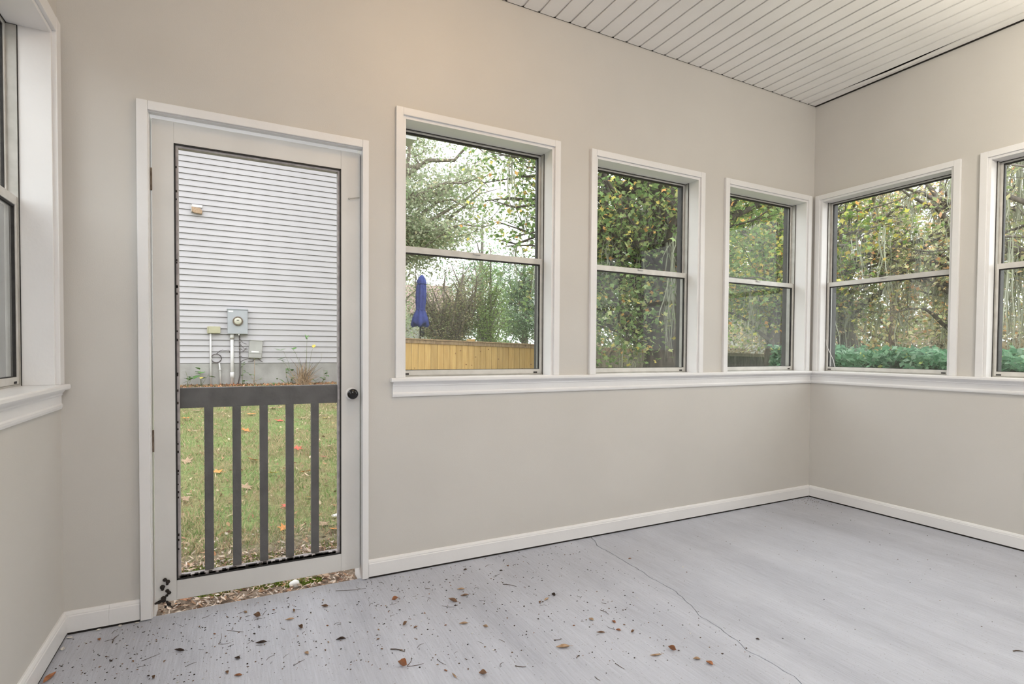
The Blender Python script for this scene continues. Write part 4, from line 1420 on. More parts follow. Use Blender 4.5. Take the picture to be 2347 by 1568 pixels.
def tree(name, label, base, trunk_top, tr, clusters, n2, nleaf, lsize, pal, wts, twig=.9, sig=.22, star=False, moss=0, moss_len=(.3, 1.2),
         stems=None, bark='bark', group=None, lean=(0, 0), asp=.55, flat=.5, start=(.25, .9), cat='tree', up=.25, moss_w=.010, trunk_path=None, moss_at=()):
    """clusters: array of limb end points (world).  Trunk from base to trunk_top (world)."""
    base = np.array([base[0], base[1], gz(base[0], base[1]) - .05])
    r = setp(empty(name, tuple(base)), label, cat, group)
    org = base
    wood = MB()
    if trunk_path is None:
        top = np.array(trunk_top, float)
        mid = (base + top) / 2 + np.array([lean[0], lean[1], 0])
        T = bez(base, mid, top, 10, .03 * min(1, tr * 4))
    else:
        T = np.array([base] + [np.array(p, float) for p in trunk_path])
        tt = np.linspace(0, 1, len(T))
        q = np.linspace(0, 1, 14)
        T = np.stack([np.interp(q, tt, T[:, i]) for i in range(3)], -1)
    m_ = len(T)
    rad = tr * (1 - .75 * np.linspace(0, 1, m_) ** 1.2)
    rad[0] *= 1.35
    wood.tube([tuple(p - org) for p in T], list(rad), 12)
    limbs = MB()
    anchors = []
    ends = []
    for c in clusters:
        c = np.array(c, float)
        f_ = rng.uniform(*start)
        # leave the trunk below the limb's end
        idx = int(np.clip(f_ * (m_ - 1), 0, m_ - 1))
        while idx > 1 and T[idx][2] > c[2] - .1: idx -= 1
        p0 = T[idx]
        d_ = np.linalg.norm(c - p0)
        p1 = p0 + (c - p0) * .5 + np.array([0, 0, up * d_]) + rng.normal(0, .08 * d_, 3)
        Q = bez(p0, p1, c, 7, .025 * d_)
        r0 = min(rad[idx] * .65, .012 + .022 * d_)
        limbs.tube([tuple(p - org) for p in Q], list(np.linspace(r0, .008, len(Q))), 5, cap=False)
        for k_ in range(n2):
            t_ = rng.uniform(.35, 1.0)
            s0 = Q[int(t_ * (len(Q) - 1))]
            e = s0 + rng.normal(0, 1, 3) * np.array([1, 1, .7]) * twig * rng.uniform(.4, 1) * .6
            mid_ = (s0 + e) / 2 + rng.normal(0, .08, 3) * twig
            limbs.tube([tuple(s0 - org), tuple(mid_ - org), tuple(e - org)], [.009, .006, .003], 3, cap=False)
            ends.append((s0 + e) / 2)
            ends.append(e)
            ends.append(mid_)
        ends.append(c)
        anchors += [p for p in Q[2:]]
    tk = wood.build('trunk', bark, r, smooth=True)
    limbs.build('branches', bark, r, smooth=True)
    if nleaf:
        E_ = np.array(ends)
        i_ = rng.integers(0, len(E_), nleaf)
        C0 = E_[i_] + rng.normal(0, sig, (nleaf, 3)) * np.array([1, 1, .75]) - org
        keep = C0[:, 2] + org[2] > gza(C0[:, 0] + org[0], C0[:, 1] + org[1]) + .5
        C0 = C0[keep]
        cc_ = rand_cols(len(C0), pal, wts, .3)
        P_, K_ = leaf_geo(C0, lsize, cc_, star, flat, asp)
        setp(link_mesh('foliage', np_mesh('foliage', P_, 4, K_), 'foliage', r), kind='stuff')
    if moss:
        A_ = np.array(anchors)
        i_ = rng.integers(0, len(A_), moss)
        A2 = A_[i_] - org
        if len(moss_at): A2 = np.concatenate([A2] + [np.array(moss_at) + rng.normal(0, .06, (len(moss_at), 3)) - org for _ in range(4)])
        P_, K_ = moss_geo(A2, 9, *moss_len, w=moss_w)
        setp(link_mesh('spanish_moss', np_mesh('spanish_moss', P_, 4, K_), 'moss', r), label='grey green hanging moss', kind='stuff')
    return r


def ell(n, c, rx, ry, rz, shell=.35):
    d_ = rng.normal(0, 1, (n, 3))
    d_ /= np.linalg.norm(d_, axis=1)[:, None]
    k_ = shell + (1 - shell) * rng.uniform(0, 1, n) ** .5
    return np.array(c) + d_ * k_[:, None] * np.array([rx, ry, rz])


GREEN = [(.13, .21, .07), (.19, .28, .10), (.26, .34, .14), (.34, .36, .15), (.55, .47, .12), (.62, .33, .10)]
GREY = [(.24, .27, .17), (.30, .33, .21), (.37, .38, .26), (.21, .28, .14), (.42, .36, .22)]
YEL = [(.16, .25, .07), (.24, .34, .10), (.40, .42, .12), (.60, .54, .13), (.52, .40, .10), (.58, .30, .09)]
AUT = [(.24, .28, .11), (.33, .34, .16), (.42, .38, .18), (.56, .34, .14), (.58, .27, .12), (.20, .25, .10), (.38, .30, .2)]
OLIVE = [(.27, .25, .15), (.33, .30, .18), (.24, .27, .13), (.38, .30, .18), (.30, .34, .16)]
BRIGHT = [(.22, .34, .08), (.28, .42, .11), (.35, .46, .15), (.18, .28, .07)]
DARK = [(.10, .17, .09), (.15, .23, .13), (.20, .28, .16), (.24, .30, .20)]

def lift(p, k, grey):
    out = []
    for c in p:
        g = sum(c) / 3
        out.append(tuple(min(.9, k * (v * (1 - grey) + g * grey)) for v in c))
    return out


GREEN, YEL, AUT = lift(GREEN, 1.6, .12), lift(YEL, 1.5, .08), lift(AUT, 1.9, .25)
GREY, OLIVE, BRIGHT, DARK = lift(GREY, 1.75, .2), lift(OLIVE, 1.5, .1), lift(BRIGHT, 1.35, .1), lift(DARK, 1.9, .2)

# the sweetgum whose big trunk stands in the middle window
tree('sweetgum_tree', 'large sweetgum with thick grey trunk and hanging moss in the middle window', (7.09, 4.99), (7.25, 5.1, 9.5), .34,
     np.concatenate([ell(44, (7.0, 5.0, 5.0), 3.6, 3.2, 2.6), ell(14, (5.9, 5.7, 2.75), 1.5, 1.3, .8), ell(8, (5.7, 5.7, 1.95), .9, .7, .35), ell(40, (4.75, 6.1, 4.1), 1.3, 1.1, 1.8), ell(7, (8.4, 4.4, 2.6), .8, .7, .6)]),
     8, 24000, .112, GREEN, [4, 5, 4, 3, 1, .7], twig=1.1, sig=.26, star=True, moss=46, moss_len=(.4, 1.8), start=(.18, .95), up=.12, bark='bark_dark', moss_at=[(6.78, 4.53, 3.44), (6.79, 4.41, 3.26), (6.9, 4.25, 3.61), (7.0, 4.19, 3.39), (6.48, 4.92, 3.64), (6.81, 4.49, 2.37), (6.99, 4.17, 2.35)])
# yellowing tree in the corner window
tree('sweetgum_tree', 'yellow green sweetgum with moss filling the corner window', (11.6, 6.0), (11.7, 6.1, 9.0), .22,
     np.concatenate([ell(40, (11.2, 5.9, 4.6), 2.6, 2.8, 2.5), ell(18, (10.9, 5.6, 2.6), 2.1, 1.8, .7)]),
     8, 14000, .125, YEL, [4, 4, 3, 2.2, 1, .5], twig=1.1, sig=.28, star=True, moss=80, moss_len=(.4, 1.8), up=.12)
# leaning dark trunk at left of the right-hand window
tree('oak_tree', 'leaning dark trunked tree left in the first right wall window', (13.3, 5.15), (12.7, 5.6, 5.2), .24,
     np.concatenate([ell(30, (13.0, 4.6, 4.0), 2.3, 2.4, 1.9), ell(12, (12.8, 4.2, 2.6), 1.6, 1.6, .6)]),
     7, 5200, .105, AUT, [4, 4, 2, 1.2, .8, 4, 1], twig=1.0, sig=.27, star=True, moss=70, moss_len=(.3, 1.4), bark='bark', up=.1)
# autumn oak with bare upper branches
tree('oak_tree', 'tall autumn oak with bare upper limbs at right of the first right wall window', (14.4, 3.05), (13.6, 3.7, 7.6), .17,
     np.concatenate([ell(30, (13.8, 3.6, 4.2), 2.0, 2.2, 2.2), ell(14, (13.2, 3.4, 2.5), 1.6, 1.7, .7)]),
     7, 3600, .105, AUT, [3, 3, 3, 2.4, 1.6, 2, 1.5], twig=1.0, sig=.30, star=True, moss=120, moss_len=(.3, 1.3), bark='bark', up=.2, lean=(-.2, .3),
     trunk_path=[(14.2, 3.1, 1.6), (14.05, 3.15, 2.6), (13.85, 3.30, 3.4), (13.8, 3.35, 4.6), (13.75, 3.4, 6.2), (13.9, 3.5, 7.8)])
# mossy live oak in the right-most window
tree('oak_tree', 'mossy live oak with crooked limbs in the rightmost window', (13.4, .4), (12.6, .9, 6.0), .30,
     np.concatenate([ell(34, (12.6, 1.2, 4.2), 2.4, 2.0, 2.0), ell(14, (12.4, 1.3, 2.6), 2.0, 1.6, .6)]),
     6, 4500, .10, AUT, [5, 5, 3, 1.4, .8, 4, 1], twig=1.0, sig=.3, moss=190, moss_len=(.4, 2.2), bark='bark', up=.25)
# tall pale oak behind the neighbour corner
tree('oak_tree', 'tall pale grey green oak spreading over the first window from the left', (4.3, 17.0), (5.4, 16.6, 11.5), .30,
     np.concatenate([ell(50, (6.0, 16.4, 7.6), 3.6, 3.0, 3.2), ell(18, (7.0, 16.0, 5.6), 2.6, 2.2, 1.2)]),
     9, 32000, .130, GREY, [4, 4, 3, 3, 1], twig=1.3, sig=.28, bark='bark_pale', up=.1)
# multi stemmed myrtle
mg = gz(6.07, 13.4)
mt = tree('crape_myrtle', 'many stemmed olive brown crape myrtle behind the pine fence', (6.07, 13.41), (6.1, 13.4, 2.6), .11,
     np.concatenate([ell(40, (6.07, 13.4, 3.25), 1.35, 1.2, 1.05, .5), ell(14, (6.1, 13.4, 2.2), 1.2, 1.0, .5)]),
     9, 14000, .065, OLIVE, [3, 3, 3, 2, 2], twig=.7, sig=.16, bark='bark_pale', up=.05, start=(.1, .4))
# feathery bright tree
tree('cypress_tree', 'feathery bright green young cypress behind the pine fence', (7.25, 12.9), (7.25, 12.9, 4.3), .06,
     np.concatenate([ell(26, (7.25, 12.9, 2.0), .95, .8, .9, .3), ell(16, (7.25, 12.9, 3.1), .6, .5, .9, .3)]),
     8, 13000, .060, BRIGHT, [3, 4, 3, 2], twig=.5, sig=.13, up=-.05, start=(.05, .95), asp=.25)
# dark tree
tree('magnolia_tree', 'dark grey green round tree at right edge of first window', (10.5, 16.5), (10.4, 16.5, 5.0), .16,
     np.concatenate([ell(36, (10.4, 16.5, 3.3), 1.5, 1.5, 1.9, .4)]),
     8, 12000, .10, DARK, [3, 4, 3, 2], twig=.8, sig=.2, up=.05)
# more trees beyond
bgp = [(8.5, 30, 9, 'GREY'), (14.5, 30, 10, 'DARK'), (19, 26, 10, 'GREEN'), (24, 25, 11, 'GREY'), (17.2, 14.5, 8, 'GREEN'), (24, 15.5, 10, 'OLIVE'),
       (29, 19, 11, 'GREY'), (24, 9.8, 9, 'OLIVE'), (30, 11, 11, 'GREY'), (26, 5.0, 9, 'OLIVE'), (33, 6.5, 11, 'GREY'), (25, .8, 9, 'OLIVE'), (35, 1.0, 11, 'GREY'),
       (20, -3.0, 9, 'OLIVE'), (4.0, 34, 10, 'GREY'), (12, 44, 12, 'GREY'), (30, 38, 12, 'GREY'), (40, 26, 13, 'GREY'), (42, 14, 13, 'OLIVE'), (44, 4, 13, 'GREY')]
WH = ['behind the myrtle', 'behind the dark round tree', 'left behind the sweetgum trunk', 'just left of the sweetgum trunk, far off', 'right behind the sweetgum trunk',
      'low behind the corner window tree', 'far behind the weathered fence', 'left behind the first right wall window', 'far left in the first right wall window', 'middle of the first right wall window',
      'far middle of the first right wall window', 'behind the rightmost window oak', 'far behind the rightmost window oak', 'outside the rightmost window beyond the hedge', 'far behind the blue umbrella',
      'farthest in the first window', 'farthest in the middle window', 'farthest in the corner window', 'farthest over the dark fence', 'farthest over the hedge']
PALS = {'GREY': (GREY, [4, 4, 3, 3, 1]), 'DARK': (DARK, [3, 4, 3, 2]), 'GREEN': (GREEN, [4, 5, 4, 2, .5, .3]), 'OLIVE': (AUT, [4, 4, 3, 1.2, .8, 4, 2])}
NMS = {'GREY': 'pale grey green tree', 'DARK': 'dark green tree', 'GREEN': 'mid green tree', 'OLIVE': 'autumn tinged tree'}
for (x, y, h, pk), wh in zip(bgp, WH):
    g0 = gz(x, y)
    pl, wt = PALS[pk]
    sx = h * .30
    ell_ = np.concatenate([ell(18, (x, y, g0 + h * .58), sx, sx, h * .36, .4), ell(8, (x, y, g0 + h * .2), sx * .9, sx * .9, h * .10, .4)])
    tree('background_tree', '%s %s' % (NMS[pk], wh), (x, y), (x + .2, y, g0 + h * .9), h * .022, ell_, 5, 3600, .22, pl, wt, twig=1.6, sig=.5,
         bark='bark', group='trees in the distance', up=.1, moss=36 if pk == 'OLIVE' else 0, moss_len=(.5, 1.8), moss_w=.02, start=(.2, .8))

# ---- clipped hedge along the right side
hg = setp(empty('hedge', (8.1, 0, gz(8.1, 0))), 'dense glossy green hedge outside the right wall windows', 'hedge')
HA, HB_, HY0, HY1 = 7.45, 8.75, -4.5, 3.0


def htop(y): return 1.02 + .17 * np.clip((y + .2) / 2.6, 0, 1) + .05 * np.sin(y * 2.3) + .03 * np.sin(y * 5.9)


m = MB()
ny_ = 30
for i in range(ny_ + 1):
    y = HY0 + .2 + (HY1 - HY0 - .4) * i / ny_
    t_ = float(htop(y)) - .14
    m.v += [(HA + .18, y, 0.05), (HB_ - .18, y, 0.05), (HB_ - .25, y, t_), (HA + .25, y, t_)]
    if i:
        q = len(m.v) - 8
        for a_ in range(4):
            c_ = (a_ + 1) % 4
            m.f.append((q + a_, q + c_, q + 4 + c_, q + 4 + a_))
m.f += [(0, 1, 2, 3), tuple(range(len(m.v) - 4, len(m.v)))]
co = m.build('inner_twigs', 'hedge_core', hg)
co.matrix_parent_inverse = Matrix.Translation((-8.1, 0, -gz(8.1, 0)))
n_ = 22000
y = rng.uniform(HY0, HY1, n_)
tt = rng.uniform(0, 1, n_)
side = rng.uniform(0, 1, n_)
ht = htop(y)
x = np.where(side < .45, HA + rng.uniform(-.04, .22, n_), np.where(side < .85, rng.uniform(HA, HB_, n_), HB_ - rng.uniform(0, .2, n_)))
z = np.where((side >= .45) & (side < .85), ht - rng.uniform(0, .16, n_) + rng.normal(0, .03, n_), .05 + tt * (ht - .02))
endm = rng.uniform(0, 1, n_) < .08
y = np.where(endm, HY1 - rng.uniform(0, .15, n_), y)
P_, K_ = leaf_geo(np.stack([x - 8.1, y, z - gz(8.1, 0)], -1), .085, rand_cols(n_, [(.13, .26, .15), (.18, .34, .20), (.26, .43, .27), (.36, .50, .36), (.55, .60, .20)], [3, 4, 3, 1.5, .3], .25), False, .4, .6)
setp(link_mesh('foliage', np_mesh('foliage', P_, 4, K_), 'foliage', hg), kind='stuff')

# ---- low shrub and pine straw bed beyond the dark fence
bed = MB()
cx0, cy0 = 21.0, 12.5
pts = []
for i in range(40):
    an = 2 * PI * i / 40
    px_, py_ = cx0 + 6.5 * math.cos(an), cy0 + 4.0 * math.sin(an)
    pts.append((px_, py_, gz(px_, py_) + .02))
bed.v = [(cx0, cy0, gz(cx0, cy0) + .40)] + [(cx0 + (p[0] - cx0) * .5, cy0 + (p[1] - cy0) * .5, gz(cx0, cy0) + .32) for p in pts] + pts
for i in range(40):
    j = (i + 1) % 40
    bed.f += [(0, 1 + i, 1 + j), (1 + i, 41 + i, 41 + j, 1 + j)]
me = bpy.data.meshes.new('straw_bed')
me.from_pydata(bed.v, [], bed.f)
me.polygons.foreach_set('use_smooth', [True] * len(me.polygons))
setp(link_mesh('straw_bed', me, 'mulch'), 'raised bed of reddish pine straw beyond the dark fence', 'garden bed', kind='structure')

# ---- distant houses
def far_house(label, x, y, rz, w, dpt, h, roof='far_roof'):
    g0 = gz(x, y)
    r = setp(empty('distant_house', (x, y, g0), rz), label, 'house')
    MB().box(-w / 2, w / 2, -dpt / 2, dpt / 2, -.3, h).build('wall', 'far_wall', r)
    q = MB()
    e = .4
    q.extrude([(-dpt / 2 - e, h - .1), (dpt / 2 + e, h - .1), (0, h + dpt * .32)], lambda a, c, s: (s, a, c), -w / 2 - e, w / 2 + e)
    q.build('roof', roof, r)
    for k_ in range(3):
        wx = -w / 2 + w * (k_ + .5) / 3
        f_ = MB().box(wx - .55, wx + .55, -dpt / 2 - .06, -dpt / 2 + .02, .9, 2.1).build('window', 'pvc_white', r)
        MB().box(wx - .45, wx + .45, -dpt / 2 - .08, -dpt / 2 - .05, 1.0, 2.0).build('pane', 'black_gloss', f_)
    return r


far_house('pale house with pinkish roof behind the blue umbrella', 9.6, 36, -.3, 9, 7, 2.6)
far_house('white house glimpsed under trees in the corner window', 36, 28, -.9, 12, 8, 2.7, 'roof_shingle')

# ---- understorey shrubs closing the view under the far trees, and evergreens added on the left to dim glass reflections
def shrub(label, x, y, h, w, pal, wts, n=1500, ls=.16, name='shrub', group='shrubs under the far trees'):
    g0 = gz(x, y)
    r = setp(empty(name, (x, y, g0)), label, 'shrub', group)
    st = MB()
    for i in range(7):
        an = 2 * PI * i / 7
        st.tube([(0, 0, -.05), (.25 * w * math.cos(an), .25 * w * math.sin(an), h * .45), (.42 * w * math.cos(an + .3), .42 * w * math.sin(an + .3), h * .8)], [.04, .03, .012], 5, cap=False)
    st.build('stems', 'bark', r)
    d_ = rng.normal(0, 1, (n, 3))
    d_ /= np.linalg.norm(d_, axis=1)[:, None]
    k_ = rng.uniform(.45, 1, n) ** .5
    lump = 1 + .16 * np.sin(d_[:, 0] * 5 + x) + .14 * np.sin(d_[:, 1] * 6 + y) + .1 * np.sin(d_[:, 2] * 7)
    c = d_ * (k_ * lump)[:, None] * np.array([w / 2, w / 2, h / 2]) + np.array([0, 0, h * .52])
    c[:, 2] = np.maximum(c[:, 2], .03)
    P_, K_ = leaf_geo(c, ls, rand_cols(n, pal, wts, .3), False, .4, .6)
    setp(link_mesh('foliage', np_mesh('foliage', P_, 4, K_), 'foliage', r), kind='stuff')


UNDER = [lift(u_, 1.7, .25) for u_ in (((.26, .27, .18), (.34, .33, .23), (.22, .26, .15), (.42, .33, .22)), ((.22, .28, .16), (.30, .36, .2), (.18, .24, .13)), ((.36, .31, .22), (.44, .35, .25), (.30, .28, .2)))]
for i, (x, y) in enumerate(((13, 33), (16.5, 30.5), (20, 29), (23.5, 27), (27, 25), (30, 22.5), (32, 19.5), (33.5, 16.5), (34.5, 13.5), (35, 10.5), (35.5, 7.5), (36, 4.5), (36, 1.5), (36, -1.5),
                            (9, 35), (5.5, 37), (28, 13.2), (29, 8.8), (29.5, 2.6), (22, 20.5))):
    pl = UNDER[i % 3]
    shrub('%s understorey shrub, number %s from the left along the far tree line' % (['olive grey', 'dull green', 'tawny'][i % 3], ['three', 'four', 'five', 'six', 'seven', 'eight', 'ten', 'eleven', 'thirteen',
          'fourteen', 'sixteen', 'seventeen', 'nineteen', 'twenty', 'two', 'one', 'twelve', 'fifteen', 'eighteen', 'nine'][i]), x, y, 2.6 + .8 * math.sin(i * 2.1), 3.9, pl, [1] * len(pl), n=1500, ls=.24)
for i, (x, y, h) in enumerate(((-7.5, .6, 3.2), (-8.5, -2.2, 3.5), (-7.2, -5.0, 3.1), (-9.0, 3.4, 3.4))):
    shrub('added dark evergreen shrub outside the left wall windows, %s from the neighbour house' % ['second', 'third', 'farthest', 'first'][i], x, y, h, 3.4, [(.06, .10, .05), (.09, .14, .07), (.13, .18, .09)], [1, 1, 1],
          n=5000, ls=.16, name='added_evergreen', group='added evergreens on the left side')


# ---- bird feeder on a pole by the right-most window
bf = setp(empty('bird_feeder', (17.6, 3.35, gz(17.6, 3.35))), 'white roofed bird feeder on a pole in the rightmost window', 'bird feeder')
MB().tube([(0, 0, 0), (0, 0, 1.25)], .03, 8).build('pole', 'wood_weathered', bf)
MB().box(-.18, .18, -.18, .18, 1.20, 1.24).build('tray', 'wood_weathered', bf)
MB().box(-.10, .10, -.10, .10, 1.24, 1.46).build('hopper', 'wood_dark', bf)
MB().extrude([(-.26, 1.42), (0, 1.66), (.26, 1.42), (.26, 1.46), (0, 1.70), (-.26, 1.46)], lambda a, c, s: (s, a, c), -.25, .25).build('roof', 'stone_white', bf)

# ---- white wire curling up outside the right wall window
wi = setp(empty('white_wire', (XR + .30, -.11, .80)), 'thin white wire curving up outside the first right wall window', 'wire')
wi.matrix_world = Matrix.Translation((XR + .055, 0, 0))
MB().tube([(0.005, -.078, 1.205), (0.006, -.082, 1.16), (0.006, -.105, 1.11), (.006, -.135, 1.05), (.006, -.150, .99), (.006, -.152, .966)], .0022, 6).build('strand', 'wire_white', wi, smooth=True)

# ================================================================== LITTER ON THE PORCH FLOOR
def floor_leaf(x, y, L, W, col, rz, label, curl=.3, roll=.8, group='dry leaves on the porch floor'):
    me_ = oval_leaf('dry_leaf', 'leaf_' + col, L, W, curl, roll, seed=int(abs(x * 1000)))
    o_ = link_mesh('dry_leaf', me_, None, loc=(x, y, .0006), rot=(0, 0, rz))
    return setp(o_, label, 'leaf', group)


for a in (
    (.927, -.319, .036, .014, 'tan', 1.2, 'tan leaf topmost of three lying close together below the first window'),
    (.919, -.384, .038, .013, 'brown', 1.5, 'brown leaf middle of three lying close together below the first window'),
    (.852, -.412, .050, .018, 'brown', .5, 'large curled brown leaf lowest of three below the first window', .5, 1.4),
    (.629, -.285, .032, .018, 'rust', 1.9, 'crumpled orange brown leaf by the right foot of the door casing', .8, 1.6),
    (.608, -.514, .034, .014, 'brown', 2.4, 'curled dark brown leaf left of a small brown chip', .6, 1.5),
    (.639, -.555, .020, .010, 'brown', 2.0, 'small brown chip right of the curled dark brown leaf'),
    (.820, -.614, .036, .014, 'tan', 1.3, 'tan brown leaf on the middle of the left floor half'),
    (.888, -.677, .020, .012, 'tan', .9, 'small pale curled leaf bit right of the tan brown leaf', .8, 1.4),
    (1.084, -.940, .052, .020, 'tan', 1.25, 'largest flat tan leaf left of the crack'),
    (1.301, -.816, .022, .018, 'tan', .3, 'small pale tan leaf nearest the crack bend', .2, .4),
    (1.370, -.875, .020, .014, 'rust', .2, 'small rust leaf right of the pale tan leaf'),
    (1.346, -.935, .020, .012, 'rust', .8, 'small rust leaf just below another rust leaf'),
    (1.387, -.971, .024, .010, 'brown', 1.9, 'small curled brown leaf close left of the crack', .8, 1.5),
    (1.272, -.919, .034, .007, 'brown', 1.1, 'narrow rolled brown leaf left of the rust leaves', .3, 1.6),
    (1.435, -1.135, .030, .018, 'rust', .4, 'folded dark orange leaf beside the silvery curled leaf', .9, 1.7),
    (1.354, -1.137, .046, .010, 'flat', 1.3, 'silvery curled leaf edge near the front of the floor'),
    (1.470, -1.221, .026, .014, 'tan', 1.0, 'tan leaf left of the orange tan leaf nearest the camera'),
    (1.490, -1.261, .028, .018, 'rust', .2, 'orange tan leaf nearest the crack at the front'),
    (.520, -.787, .036, .026, 'rust', .7, 'crumpled red brown leaf with two thin stems at the front', 1.0, 1.7),
    (.750, -.957, .026, .018, 'brown', 1.2, 'curled brown leaf at the bottom middle of the floor', .8, 1.5),
    (.660, -.923, .036, .007, 'tan', .1, 'narrow tan leaf blade at the bottom of the floor', .2, .6),
    (1.277, -.562, .020, .014, 'dark', .5, 'black crumpled clump right of centre on the left floor half', 1.0, 1.7),
    (1.228, -.581, .034, .012, 'tan', 2.0, 'pale leaf fragment beside the black crumpled clump', .3, .6),
    (1.188, -.592, .020, .010, 'brown', 2.4, 'small brown fragment left of the pale leaf fragment'),
    (1.030, -.122, .022, .010, 'dark', 1.7, 'dark leaf close to the baseboard, left of two'),
    (1.187, -.211, .018, .010, 'dark', 1.4, 'dark leaf close to the baseboard, right of two'),
    (-.545, -.328, .060, .022, 'rust', -.35, 'large orange brown leaf against the left wall baseboard', .2, .7),
    (.360, -.513, .036, .012, 'dark', 1.4, 'thick dark bark like leaf at left centre of the floor', .1, 1.2),
    (.084, -.180, .030, .020, 'brown', 1.0, 'crumpled brown leaf in front of the door', 1.0, 1.7),
    (.233, -.356, .026, .018, 'brown', .5, 'brown leaf half a step inside the door', .8, 1.4),
    (.201, -.266, .034, .012, 'tan', 1.5, 'thin tan leaf inside the door below the lock stile'),
    (.090, -.407, .040, .010, 'dark', 1.4, 'dark rolled leaf strip in front of the door', .3, 1.6),
    (-.177, -.332, .040, .010, 'dark', 1.0, 'dark curved leaf strip left in front of the door', .4, 1.6),
    (.011, -.594, .026, .012, 'rust', 1.2, 'rust leaf at the bottom edge in front of the door'),
    (-.022, -.558, .018, .012, 'brown', .3, 'small brown leaf left of the rust leaf at the bottom edge'),
    (.010, -.480, .022, .014, 'dark', .9, 'dark crumb of leaf in front of the door'),
    (-.240, -.482, .018, .012, 'brown', .4, 'small dark brown leaf low at left of the floor', .8, 1.4),
    (.232, -.556, .020, .014, 'tan', .6, 'small light tan leaf above a looped needle'),
    (.223, -.202, .024, .012, 'tan', .1, 'small upright tan leaf just inside the door', 1.0, 1.6),
    (.042, -.119, .018, .012, 'tan', .7, 'tiny tan leaf close to the door sill'),
    (.345, -.214, .030, .014, 'brown', 1.1, 'brown leaf inside the door near the right casing', .6, 1.2),
    (-.452, -.108, .018, .012, 'rust', .4, 'small rust leaf near the left corner baseboard'),
    (-.385, -.300, .014, .008, 'dark', 1.0, 'tiny dark leaf bit left of the door, away from the wall'),
    (1.868, -.375, .018, .007, 'rust', 1.4, 'tiny rust leaf just right of the crack'),
    (1.782, -1.228, .014, .008, 'dark', .8, 'tiny dark bit right of the crack near the front'),
):
    a = list(a)
    if a[4] == 'flat': a[4] = 'tan'
    floor_leaf(*a)


def twig(p0, p1, r_, label, mat='twig_brown', bend=.006, cat='twig', group='twigs on the porch floor'):
    dx, dy = p1[0] - p0[0], p1[1] - p0[1]
    mx_, my_ = (p0[0] + p1[0]) / 2, (p0[1] + p1[1]) / 2
    o_ = MB().tube([(-dx / 2, -dy / 2, 0), (-dx / 6 - dy * bend * 10, -dy / 6 + dx * bend * 10, r_ * .6), (dx / 6 - dy * bend * 12, dy / 6 + dx * bend * 12, r_ * .4), (dx / 2, dy / 2, 0)],
                   [r_, r_ * .9, r_ * .8, r_ * .5], 5).build('twig', mat, smooth=True, loc=(mx_, my_, r_ * .95))
    return setp(o_, label, cat, group)


for p0, p1, r_, lb in (
    ((.51, -.666), (.552, -.707), .0022, 'short thick twig with knobbed end at left centre of floor'),
    ((.533, -.798), (.591, -.806), .0010, 'thin stem lying right of the crumpled red brown leaf'),
    ((.535, -.794), (.564, -.749), .0010, 'thin stem pointing up from the crumpled red brown leaf'),
    ((1.08, -.881), (1.113, -.887), .0013, 'short twig just above the largest tan leaf'),
    ((1.383, -.767), (1.392, -.814), .0012, 'curved twig close to the middle of the crack'),
    ((.872, -.966), (.902, -.986), .0013, 'short dark twig at the bottom middle of the floor'),
    ((1.193, -1.109), (1.20, -1.152), .0012, 'straight twig at the front, left of the silvery leaf'),
    ((1.082, -1.141), (1.086, -1.166), .0012, 'tiny twig at the very bottom of the floor'),
    ((.795, -.429), (.839, -.463), .0008, 'fine arched needle below the large curled leaf'),
    ((.783, -.238), (.804, -.244), .0012, 'short twig near the baseboard right of the door'),
    ((.641, -.806), (.658, -.85), .0009, 'fine bent needle at the lower left floor'),
    ((1.125, -.355), (1.171, -.406), .0014, 'forked looking twig below the window stool'),
    ((-.403, -.159), (-.393, -.10), .0016, 'dark straight twig near the left baseboard'),
    ((.413, -.076), (.541, -.111), .0010, 'long thin twig inside the right casing foot'),
    ((-.289, -.346), (-.237, -.32), .0009, 'pale pine needle left in front of the door'),
    ((-.051, -.345), (-.042, -.263), .0008, 'upright looking pine needle in front of the door'),
    ((-.151, -.455), (-.117, -.439), .0008, 'short pine needle low at left in front of the door'),
    ((.185, -.613), (.222, -.592), .0008, 'looped needle at the bottom in front of the door'),
    ((.106, -.175), (.124, -.136), .0009, 'stem of the crumpled leaf in front of the door'),
    ((-.025, -.244), (.033, -.287), .0009, 'bent pine needle left of the dark leaf strip'),
    ((2.560, -1.712), (2.590, -1.730), .0022, 'dark stick at the right edge of the floor'),
):
    twig(p0, p1, r_, lb, bend=rnd.uniform(-.012, .012))

for i in range(70):
    x = rnd.uniform(-.45, 1.5)
    y = -.06 - rnd.uniform(0, 1) * min(1.2, .5 + .5 * max(x, 0))
    an = rnd.uniform(-.6, 2.2)
    L = rnd.uniform(.012, .040)
    twig((x, y), (x + L * math.cos(an), y + L * math.sin(an)), rnd.uniform(.0005, .0009), 'tiny dry needle scattered on the grey floor', bend=rnd.uniform(-.02, .02), group='tiny needles scattered on the floor')
fr = {c: oval_leaf('leaf_fragment', 'leaf_' + c, .014, .008, .5, 1.0, rows=4, cols=2, stem=.05, seed=3) for c in ('brown', 'dark', 'rust', 'tan')}
for i in range(80):
    x = rnd.uniform(-.5, 1.55)
    y = -.05 - rnd.uniform(0, 1) * min(1.25, .5 + .55 * max(x, 0))
    o_ = link_mesh('leaf_fragment', fr[rnd.choice(['brown', 'dark', 'brown', 'dark', 'rust', 'tan'])], None, loc=(x, y, .0004), rot=(0, 0, rnd.uniform(0, 6.28)))
    o_.scale = (rnd.uniform(.3, .9),) * 3
    setp(o_, 'tiny leaf fragment scattered on the grey floor', 'leaf', 'tiny leaf fragments scattered on the floor')
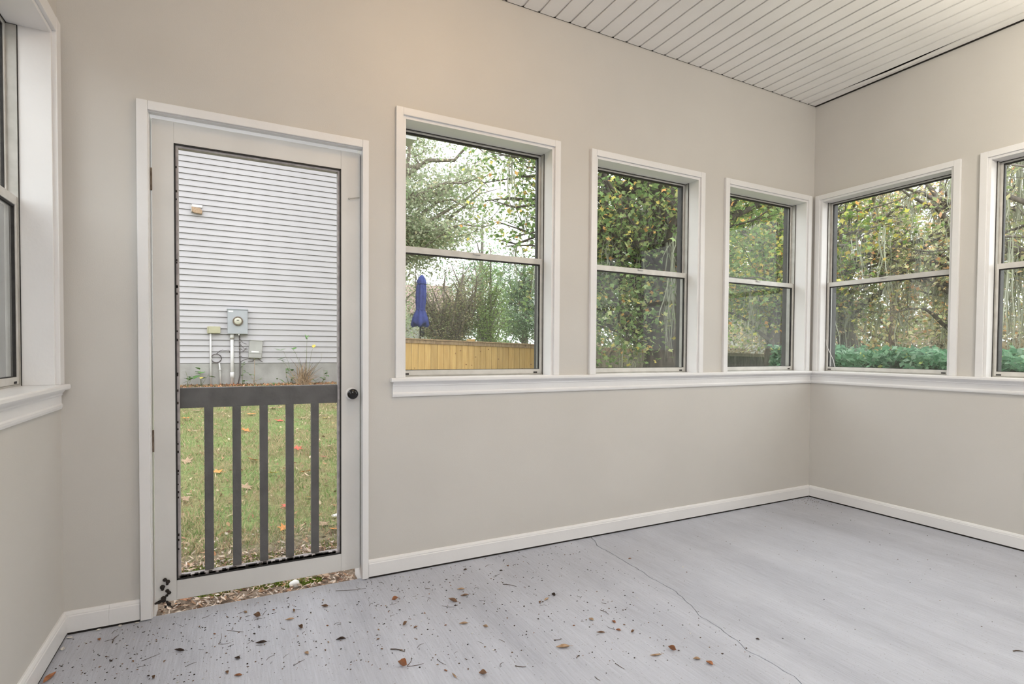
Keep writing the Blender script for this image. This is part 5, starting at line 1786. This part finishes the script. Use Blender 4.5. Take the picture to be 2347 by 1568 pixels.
# grit: specks too small to count
n_ = 1500
x = rng.uniform(-.55, 1.75, n_)
y = -.03 - rng.uniform(0, 1, n_) * (.55 + .45 * np.clip(x, 0, 1.6))
far = rng.uniform(0, 1, n_) < .10
x = np.where(far, rng.uniform(1.8, 3.88, n_), x)
y = np.where(far, -rng.uniform(.02, 1.8, n_), y)
cor = rng.uniform(0, 1, n_) < .05
x = np.where(cor, 3.88 - np.abs(rng.normal(0, .12, n_)), x)
y = np.where(cor, -.03 - np.abs(rng.normal(0, .10, n_)), y)
s = rng.uniform(.0008, .0032, n_)
a_ = rng.uniform(0, 2 * PI, n_)
el = rng.uniform(.3, 1, n_)
tri = np.zeros((n_, 3, 4, 3))
u_ = np.stack([np.cos(a_), np.sin(a_)], -1) * s[:, None]
v_ = np.stack([-np.sin(a_), np.cos(a_)], -1) * (s * el)[:, None]
c_ = np.stack([x, y], -1)
bs = [c_ - u_ - v_, c_ + u_ - v_ * .6, c_ + u_ * .8 + v_, c_ - u_ * .7 + v_ * .8]
h_ = (s * .6)
tri[:, 0, :, :2] = np.stack(bs, 1)
tri[:, 0, :, 2] = h_[:, None]
for k_, (i0, i1) in enumerate(((0, 1), (2, 3))):
    tri[:, k_ + 1, 0, :2] = bs[i0]
    tri[:, k_ + 1, 1, :2] = bs[i1]
    tri[:, k_ + 1, 2, :2] = bs[i1]
    tri[:, k_ + 1, 3, :2] = bs[i0]
    tri[:, k_ + 1, 2, 2] = h_
    tri[:, k_ + 1, 3, 2] = h_
cg = rand_cols(n_, [(.05, .04, .035), (.10, .07, .05), (.22, .13, .08), (.62, .60, .58)], [5, 4, 2, 1], .3)
setp(link_mesh('grit', np_mesh('grit', tri.reshape(-1, 4, 3), 4, np.repeat(cg, 3, axis=0)), 'litter'), 'fine dark grit scattered over the grey porch floor', 'grit', kind='stuff')
# paint flakes by the left corner and the door casing
for i, (x, y, s_, lb) in enumerate(((-.555, -.13, .016, 'curled white paint flake against the left baseboard'), (-.553, -.045, .014, 'white paint flake in the left corner'),
                                    (-.470, -.022, .012, 'white paint flake below the short baseboard'), (-.40, -.024, .014, 'white paint flake under the baseboard joint'),
                                    (-.345, -.026, .012, 'white paint flake beside the left casing foot'), (2.037, -.587, .010, 'white fleck right of the crack on the floor'))):
    o_ = link_mesh('paint_flake', oval_leaf('paint_flake', 'flake_white', s_ * 1.6, s_, .5, .5, rows=3, cols=2, stem=.02, seed=i), None, loc=(x, y, .0006), rot=(0, 0, i * 1.1))
    setp(o_, lb, 'paint flake', 'paint flakes on the floor')
